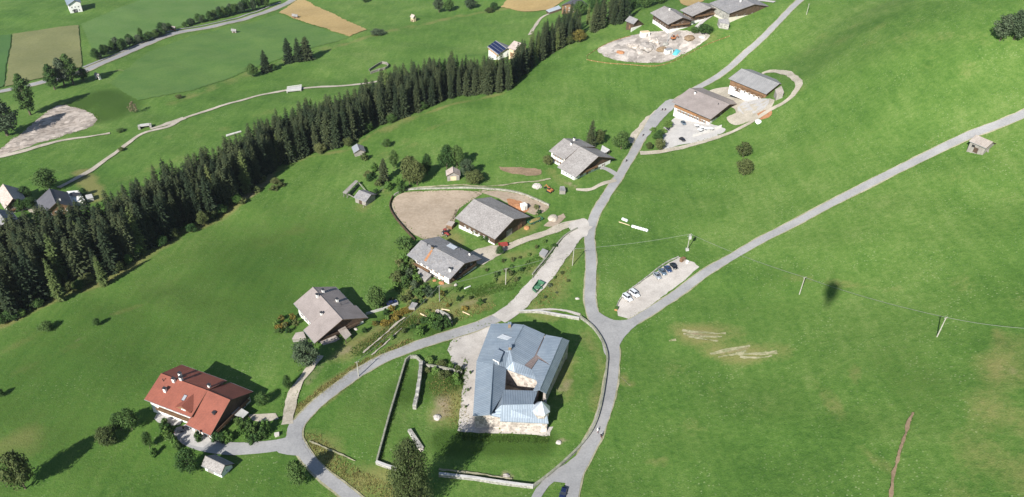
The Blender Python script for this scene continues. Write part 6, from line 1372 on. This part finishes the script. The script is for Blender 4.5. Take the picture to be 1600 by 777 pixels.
crate('white site container on the building site', 1044, 83, (5, 2.4, 2.4), .5, 'frame_white', 'site_container', 'container', lid='steel')
crate('white site cabin at the back of the building site', 1007, 57, (5.5, 3, 3), .3, 'frame_white', 'site_cabin', 'cabin', lid='wood_new')
crate('white milk tank house behind the barn', 818, 327, (2.4, 2.4, 2.6), .5, 'plaster', 'tank_house', 'hut', lid='frame_white')
crate('brown wooden notice box at the right end of the car park', 1066, 408, (2.2, 1.2, 1.3), .7, 'wood_brown', 'wooden_box', 'box')
crate('small white block at the car park exit', 1074, 411, (.9, .9, .8), .7, 'frame_white', 'white_block', 'block')
crate('reddish wooden planter box at the left end of the car park', 963, 484, (1.6, 1.0, .9), 1.2, 'wood_orange', 'planter_box', 'planter', lid='leaves_bright')
crate('pale stone bollard box on the driveway island', 433, 681, (1.2, 1.0, .8), .3, 'gravel', 'stone_block', 'block')
# green skip
def skip_():
    q = [(831, 455), (837.5, 460), (851, 446), (841, 441.5)]; P = [at(*p) for p in q]; c = sum(P, Vector()) / 4; t = thing('skip', 'open green metal skip standing on the gravel lane', 'skip', tuple(c)); P = [p - c for p in P]
    MB().prism([Vector((p.x * .9, p.y * .9, .15)) for p in P], (0, 0, .1)).build('floor_plate', 'paint_green', t)
    for i in range(4):
        a, b = P[i], P[(i + 1) % 4]; m = MB(); m.v = [(a.x * .9, a.y * .9, .15), (b.x * .9, b.y * .9, .15), (b.x, b.y, 1.5), (a.x, a.y, 1.5), (a.x * .86, a.y * .86, .15), (b.x * .86, b.y * .86, .15), (b.x * .95, b.y * .95, 1.5), (a.x * .95, a.y * .95, 1.5)]
        m.f = [(0, 1, 2, 3), (5, 4, 7, 6), (3, 2, 6, 7), (0, 4, 5, 1), (1, 5, 6, 2), (0, 3, 7, 4)]; m.m = [0] * 6; m.build('side_panel', 'paint_green', t)
    lump('paint_green', 4, t, 2.0, 1.2, .9, (0, 0, .25), 'cover_sheet')
skip_()
def digger(label, px, py, rz):
    P = at(px, py); t = thing('digger', label, 'digger', tuple(P), rz)
    for s_ in (-1, 1): m = MB(); section_loft(m, [ring(-1.4, .25, .1, .5, .08), ring(-1.1, .25, 0, .7, .08), ring(1.1, .25, 0, .7, .08), ring(1.4, .25, .1, .5, .08)]); m.build('track', 'rubber', t, loc=(0, s_ * .85, 0))
    MB().box((-.2, 0, 1.15), (2.2, 1.9, .8)).build('house_body', 'paint_orange', t); MB().box((.3, .5, 2.0), (1.1, .8, 1.0)).build('cab', 'glass', t); MB().box((.3, .5, 2.55), (1.2, .9, .1)).build('cab_roof', 'paint_orange', t)
    MB().beam((.8, -.3, 1.2), (2.6, -.3, 2.8), .3).build('boom', 'paint_orange', t); MB().beam((2.6, -.3, 2.8), (3.6, -.3, 1.2), .22).build('dipper_arm', 'paint_orange', t); MB().prism([(3.4, -.7, 1.2), (3.9, -.7, .9), (3.6, -.7, .3), (3.1, -.7, .6)], (0, .8, 0)).build('bucket', 'dark_metal', t)
digger('orange digger on the grass between white house and farm lane', 859, 300, 2.4)
digger('orange digger working among the rubble of the building site', 1052, 62, .5)
# --- round silage bales in white wrap
def bale(px, py, rz, label, grp):
    P = at(px, py); t = thing('silage_bale', label, 'bale', (P.x, P.y, P.z + .6), rz, grp); m = MB(); m.tube([(-.62, 0, 0), (-.56, 0, 0), (.56, 0, 0), (.62, 0, 0)], [.5, .64, .64, .5], 16); m.build('wrap', 'bale_wrap', t, smooth=False)
    for z in (-.25, .25): q = MB(); q.tube([(z - .03, 0, 0), (z + .03, 0, 0)], .652, 16); q.build('film_seam', 'concrete', t)
a = at(993, 357); b = at(1010.5, 362); rzb = math.atan2(b.y - a.y, b.x - a.x)
for i in range(5):
    p = a.lerp(b, i / 4); 
    bale(993 + 17 * i / 4, 357 + 4.8 * i / 4, rzb, ORD[i] + ' white wrapped bale from the left in the tight meadow row', 'white bales in the row')
bale(989, 355.8, rzb + .3, 'single white wrapped bale next to the tight bale row', None)
bale(973.8, 344.5, rzb, 'upper left white bale of the separate pair on the meadow', None); bale(978.4, 346.3, rzb, 'lower right white bale of the separate pair on the meadow', None)
def log(label, a_, b_, r=.18, mat='wood_new', name='log', cat='log'):
    A, B = at(*a_), at(*b_); o = MB().tube([A + Vector((0, 0, r)), A.lerp(B, .5) + Vector((.05, .05, r)), B + Vector((0, 0, r * .9))], [r, r * .95, r * .8], 8).build(name, mat); tag(o, label, cat, None, 'thing'); return o
log('long pale timber lying beside the white bales', (967, 347.5), (984, 353))
log('pale plank lying across the weeds above the lower road', (657, 491), (668, 497), .25); log('second pale plank near the ruined wall above the road', (690, 484), (703, 486), .25); log('pale beam lying at the gravel lane edge', (723, 488), (734, 493), .22)
log('white stone trough on the valley meadow', (354, 214), (377, 207), .7, 'concrete', 'stone_trough', 'trough')
# fallen slab in the castle meadow
A, B = at(641, 677), at(655, 698); c = (A + B) / 2; t = thing('fallen_slab', 'grey fallen wall slab lying in the castle meadow', 'slab', tuple(c), math.atan2(B.y - A.y, B.x - A.x)); MB().prism([(-4.2, -.4, -.2), (4.0, -.9, -.2), (4.4, .7, -.2), (-3.9, .5, -.2)], (.1, .2, 1.0)).build('slab', 'stone_grey', t); lump('stone', 3, t, 1.0, .8, .8, (4.3, .1, 0), 'broken_end')

for (lab, px, py, w, h, m_, sd) in (('reddish roof tile pile at the front wall of the patched-roof farmhouse', 690, 443, 10, .8, 'rust_soil', 31), ('second, smaller tile pile left of the reddish one', 679, 439, 7, .6, 'rust_soil', 32), ('pale earth pile at the corner of the patched-roof farmhouse', 712, 446, 7, .6, 'gravel', 33), ('grey rubble pile in the weeds above the lower road', 684, 487, 9, .7, 'stone', 34), ('pale stone pile below the grey-brown roofed house', 556, 515, 7, .5, 'gravel', 35), ('small pale heap on the grass wedge near the road fork', 902, 467, 7, .4, 'gravel', 36)): heap(lab, px, py, w, h, m_, sd, .8, None, 'rubble_pile')
log('white painted plank on the grass below the patched-roof farmhouse', (726, 452), (735, 448), .3, 'frame_white', 'plank', 'plank')
def parasol(px, py, label, mat='frame_white'):
    P = at(px, py); t = thing('parasol', label, 'parasol', tuple(P), R.uniform(0, 1), 'forecourt parasols'); MB().tube([(0, 0, 0), (0, 0, 2.5)], .05, 6).build('pole', 'steel', t); m = MB(); N = 8
    rg = [(1.5 * math.cos(6.283 * i / N), 1.5 * math.sin(6.283 * i / N), 2.1) for i in range(N)]
    for i in range(N): m.poly([rg[i], rg[(i + 1) % N], (0, 0, 2.65)])
    m.build('canopy', mat, t, fix=False); MB().box((0, 0, .05), (.6, .6, .12)).build('base', 'concrete', t)
for i, (px, py) in enumerate(((1088, 201), (1096, 204), (1103, 206), (1110, 206), (1093, 208))): parasol(px, py, ORD[i] + ' white parasol on the farm forecourt, counted from the house corner')
# ------------------------------------------------------------------ poles and wires
def pole(label, base, top, kind='plain', group='utility poles', hmax=9):
    P = at(*base); s, c = scale_at(P); H = min(hmax, math.hypot(top[1] - base[1], top[0] - base[0]) / (s * c))
    lean = ray(*top); t_ = (P.y - CAM.y) / lean.y
    t = thing('utility_pole', label, 'pole', tuple(P), 0, group); MB().tube([(0, 0, -1), (0, 0, H)], [.2, .14], 8).build('shaft', 'pole_wood' if kind != 'steel' else 'steel', t)
    MB().beam((-.6, -.3, H - .3), (.6, .3, H - .3), .1).build('crossarm', 'wood_grey', t)
    for s_ in (-1, 0, 1): MB().tube([(s_ * .5, s_ * .25, H - .25), (s_ * .5, s_ * .25, H + .05)], .06, 6).build('insulator', 'insulator', t)
    if kind == 'transformer':
        MB().box((.1, -.35, H - 1.6), (1.0, .7, 1.4)).build('transformer', 'insulator', t); MB().box((0, 0, .3), (1.2, 1.2, 1.2)).build('footing', 'concrete', t); MB().beam((-1.2, -.6, H - .9), (1.2, .6, H - .9), .16).build('lower_crossarm', 'steel', t)
    return P + Vector((0, 0, H - .05))
T = [pole('transformer pole with grey box above the gravel car park', (1073.5, 391.5), (1078.5, 366), 'transformer'), pole('pole on the meadow next to the oval aircraft shadow', (1249, 460), (1254.5, 433)), pole('rightmost leaning pole on the open meadow', (1464, 526.5), (1478.8, 497)),
     pole('pole on the grass wedge between main road and gravel lane', (894.4, 415), (894.5, 389)), pole('pole on the grass below the barn', (790, 445), (788.6, 420)), pole('pole in the garden below the patched-roof farmhouse', (687, 471), (684, 447)), pole('pole beside the lower road opposite the garden wall', (560.5, 589), (556, 566)), pole('pole beside the climbing road near the top edge', (1260, 23), (1263, 7)), pole('tall pole standing in the building site', (1043, 66), (1043, 46), 'steel')]
def wire(label, a, b, sag=1.0, r=.05):
    n = 14; P = [a.lerp(b, i / n) - Vector((0, 0, sag * 4 * (i / n) * (1 - i / n))) for i in range(n + 1)]; o = MB().tube(P, r, 4).build('power_line', 'wire'); tag(o, label, 'wire', 'power lines', 'thing')
off = at(1640, 545); off = Vector((off.x, off.y, off.z + 7))
wire('wire from the transformer pole across the hill road to the meadow pole', T[0], T[1]); wire('wire between the two poles of the open meadow', T[1], T[2]); wire('wire leaving the picture at the right edge', T[2], off)
wire('wire from the transformer pole to the grass wedge pole', T[0], T[3]); wire('wire over the gravel lane to the pole below the barn', T[3], T[4]); wire('wire into the garden of the patched-roof farmhouse', T[4], T[5], .6); wire('wire down to the pole by the lower road', T[5], T[6], 1.2)

# ------------------------------------------------------------------ fences
def fence(label, pts, h=1.1, gap=3.0, post='wood_grey', rail='wood_grey', mesh=None, name='fence', rails=(.5, .95), rw_=.06):
    P = catmull(w2(pts), gap); c = P[len(P) // 2]; z = h1(c.x, c.y); t = thing(name, label, 'fence', (c.x, c.y, z)); Q = [Vector((p.x - c.x, p.y - c.y, h1(p.x, p.y) - z)) for p in P]
    me = MB().box((0, 0, h / 2 - .2), (.13, .13, h + .4)).mesh('post', post, uv=False)
    for q in Q: link_mesh('post', me, t, q)
    if mesh:
        m = MB()
        for i in range(len(Q) - 1): a, b = Q[i], Q[i + 1]; m.prism([a + Vector((0, 0, .1)), b + Vector((0, 0, .1)), b + Vector((0, 0, h)), a + Vector((0, 0, h))], (.03, .03, 0))
        m.build('safety_netting', mesh, t)
    else:
        for zz in rails:
            m = MB()
            for i in range(len(Q) - 1): m.beam(Q[i] + Vector((0, 0, zz)), Q[i + 1] + Vector((0, 0, zz)), rw_, rw_ * 2)
            m.build('rail', rail, t)
fence('orange safety netting fence along the lower side of the building site', [(917,88),(917,94),(945,99),(985,102),(1025,104),(1048,98),(1075,85),(1105,70),(1140,57)], .55, 3.5, 'wood_new', mesh='mesh_orange', name='safety_fence')
fence('orange safety netting fence along the upper side of the building site', [(917,88),(935,76),(958,65),(985,57)], .55, 3.5, 'wood_new', mesh='mesh_orange', name='safety_fence')
fence('dark rail fence along the inner paddock edge by the barn', [(712,330),(708,342),(700,352),(693,366)], 1.2, 2.5, 'wood_dark', 'wood_dark')
fence('wooden rail fence on the bank beside the gravel lane', [(860,402),(846,418),(832,436)], 1.1, 2.5)
fence('rail fence round the weathered hay hut', [(568,325),(580,315),(594,300),(602,292)], 1.1, 2.5)
# timber sheepfold on the valley slope
fence('old timber sheepfold on the valley slope beyond the wood', [(577,112),(586,106),(597,100),(604,101),(607,105),(602,109),(590,112),(579,116)], 1.8, 2.2, 'wood_grey', 'wood_grey', name='sheepfold', rails=(.4, .8, 1.2, 1.6), rw_=.3)
# --- concrete bridge slab of the valley path, and a culvert
D = [at(449, 141), at(472, 137.5), at(471, 143), at(448, 146)]; c = sum(D, Vector()) / 4; t = thing('bridge', 'small pale concrete bridge carrying the valley path', 'bridge', tuple(c)); D = [p - c for p in D]
MB().prism([Vector((p.x, p.y, 1.1)) for p in D], (0, 0, .6)).build('deck', 'concrete', t)
for i in (0, 2): MB().beam(Vector((D[i].x, D[i].y, 2.1)), Vector((D[i + 1].x, D[i + 1].y, 2.1)), .15, .25).build('parapet', 'frame_white', t)
for i, j in ((0, 3), (1, 2)): MB().beam(Vector((D[i].x * .92, D[i].y * .92, -.4)), Vector((D[j].x * .92, D[j].y * .92, -.4)), .8, 3.0).build('abutment', 'stone_grey', t)
P = at(227, 200); t = thing('culvert', 'stone culvert mouth at the end of the valley path spur', 'culvert', tuple(P), .4)
for s_ in (-1, 1): MB().box((s_ * 3.2, 0, .4), (1.2, 3.5, 3.0)).build('wing_wall', 'stone_grey', t)
MB().box((0, .6, 1.7), (5.2, 2.4, .7)).build('lintel', 'concrete', t); MB().box((0, 1.9, .2), (5.2, .4, 2.2)).build('dark_opening', 'rubber', t)  # near-black panel: the opening's darkness is put into its colour

# ------------------------------------------------------------------ riders on the roads
def skin_body(name, J, E, parent, mat):
    me = bpy.data.meshes.new(name); me.from_pydata([j[0] for j in J], E, []); o = bpy.data.objects.new(name, me); COL.objects.link(o); o.parent = parent
    md = o.modifiers.new('skin', 'SKIN'); sv = me.skin_vertices[0] if me.skin_vertices else None
    if sv is None:
        bm = bmesh.new(); bm.from_mesh(me); bm.verts.layers.skin.verify(); bm.to_mesh(me); bm.free(); sv = me.skin_vertices[0]
    for i, j in enumerate(J): sv.data[i].radius = (j[1], j[1]); sv.data[i].use_root = (i == 0)
    o.modifiers.new('smooth', 'SUBSURF').levels = 1; me.materials.append(M[mat]); return o
def rider(px, py, rz, label, shirt, group):
    P = at(px, py); k = thing('bicycle', 'bicycle under ' + label, 'bicycle', tuple(P), rz, None)
    for x in (-.52, .52):
        w = MB(); N = 16
        ringp = [(x + .34 * math.cos(6.283 * i / N), 0, .36 + .34 * math.sin(6.283 * i / N)) for i in range(N + 1)]; w.tube(ringp, .03, 5, cap=False); w.build('wheel', 'rubber', k)
    f = MB()
    for (a_, b_) in (((-.52, 0, .36), (-.1, 0, .36)), ((-.52, 0, .36), (-.2, 0, .85)), ((-.1, 0, .36), (-.22, 0, .95)), ((-.2, 0, .85), (.36, 0, .85)), ((-.1, 0, .36), (.38, 0, .8)), ((.52, 0, .36), (.36, 0, 1.0)), ((.36, -.25, 1.02), (.36, .25, 1.02))): f.beam(a_, b_, .045)
    f.build('frame', 'paint_red', k); MB().box((-.24, 0, .98), (.26, .16, .07)).build('saddle', 'cloth_black', k)
    p = thing('person', label, 'person', tuple(P), rz, group)
    J = [((-.22, 0, 1.03), .15), ((-.12, 0, 1.25), .14), ((.06, 0, 1.48), .16), ((.13, 0, 1.6), .06), ((.18, 0, 1.74), .1), ((.2, 0, 1.83), .07), ((.06, .2, 1.46), .07), ((.2, .26, 1.22), .05), ((.38, .22, 1.07), .04), ((.06, -.2, 1.46), .07), ((.2, -.26, 1.22), .05), ((.38, -.22, 1.07), .04), ((-.18, .1, .98), .1), ((.14, .11, .82), .075), ((-.02, .1, .42), .05), ((.1, .1, .33), .04), ((-.18, -.1, .98), .1), ((.12, -.11, .66), .075), ((-.12, -.1, .28), .05), ((.0, -.1, .2), .04)]
    E = [(0, 1), (1, 2), (2, 3), (3, 4), (4, 5), (2, 6), (6, 7), (7, 8), (2, 9), (9, 10), (10, 11), (0, 12), (12, 13), (13, 14), (14, 15), (0, 16), (16, 17), (17, 18), (18, 19)]
    skin_body('body', J, E, p, shirt)
    h = MB()
    for i in range(4): pass
    h.tube([(.19, 0, 1.76), (.19, 0, 1.86), (.19, 0, 1.9)], [.125, .11, .04], 10); h.build('helmet', 'cloth_white', p); MB().box((.28, 0, 1.72), (.05, .1, .1)).build('face', 'skin', p)
rider(933.2, 676, 1.9, 'rider in pale shirt beside the park wall', 'cloth_white', None); rider(939, 684, 1.9, 'dark-clad rider on the road below the castle', 'cloth_black', None)
rider(1034.5, 173.5, .7, 'left one of two riders on the widened upper road', 'cloth_black', None); rider(1039, 173.5, .7, 'right one of two riders on the widened upper road', 'cloth_black', None)
rider(1004.5, 213.5, .9, 'single dark rider near the round tree by the main road', 'cloth_black', None); rider(978.3, 253.5, 1.0, 'single dark rider on the bend near the white house', 'cloth_black', None)

# ------------------------------------------------------------------ the aircraft whose shadow lies on the meadow
HP = CAM - SUN_DIR * 16 + Vector((0, 0, 0)); t = thing('helicopter', 'helicopter overhead whose oval shadow lies on the right meadow', 'helicopter', tuple(HP), math.atan2(SUN_DIR.y, SUN_DIR.x))
m = MB(); section_loft(m, [ring(-2.6, .5, .6, 1.5, .2), ring(-1.6, 1.3, -.4, 2.1, .4), ring(0, 1.75, -.9, 2.5, .5), ring(1.8, 1.7, -1.0, 2.3, .5), ring(3.2, 1.2, -.8, 1.4, .4), ring(4.2, .5, -.5, .5, .2)]); m.build('fuselage', 'paint_red', t)
t.scale = (1.5, 1.25, 1.6); MB().tube([(-2.4, 0, 1.1), (-7.5, 0, 1.5)], [.8, .4], 10).build('tail_boom', 'paint_red', t); MB().prism([(-7.0, -.06, 1.5), (-7.9, -.06, 1.4), (-8.3, -.06, 3.0), (-7.7, -.06, 3.0)], (0, .12, 0)).build('tail_fin', 'paint_red', t)
MB().tube([(0, 0, 2.4), (0, 0, 3.2)], .18, 8).build('rotor_mast', 'dark_metal', t)
for i in range(3): a = i * 2.094 + .4; MB().beam((0, 0, 3.2), (5.2 * math.cos(a), 5.2 * math.sin(a), 3.15), .22, .05).build('rotor_blade', 'dark_metal', t)
for s_ in (-1, 1): MB().tube([(-1.6, s_ * 1.2, -1.7), (2.2, s_ * 1.2, -1.7), (2.6, s_ * 1.2, -1.5)], .07, 6).build('skid', 'dark_metal', t); MB().beam((0, s_ * .7, -.8), (0, s_ * 1.2, -1.7), .1).build('strut', 'dark_metal', t)

# ------------------------------------------------------------------ the air between here and the valley
_b, _t = float(GZ.min()) - 1.0, max(float(GZ.max()), 215.0) + 2.0
hz = MB().box((0, 1350, (_b + _t) / 2), (8500, 7900, _t - _b)).build('haze', 'wire', uv=False); tag(hz, 'thin bluish summer haze over the valley', None, None, 'stuff')
hm = bpy.data.materials.new('haze'); hm.use_nodes = True; hn = hm.node_tree.nodes; hn.clear(); hv = hn.new('ShaderNodeVolumePrincipled'); ho = hn.new('ShaderNodeOutputMaterial')
hv.inputs['Color'].default_value = (0.86, 0.92, 1.0, 1); hv.inputs['Density'].default_value = 0.000045; hv.inputs['Anisotropy'].default_value = 0.3
hm.node_tree.links.new(hv.outputs[0], ho.inputs['Volume']); hz.data.materials.clear(); hz.data.materials.append(hm)
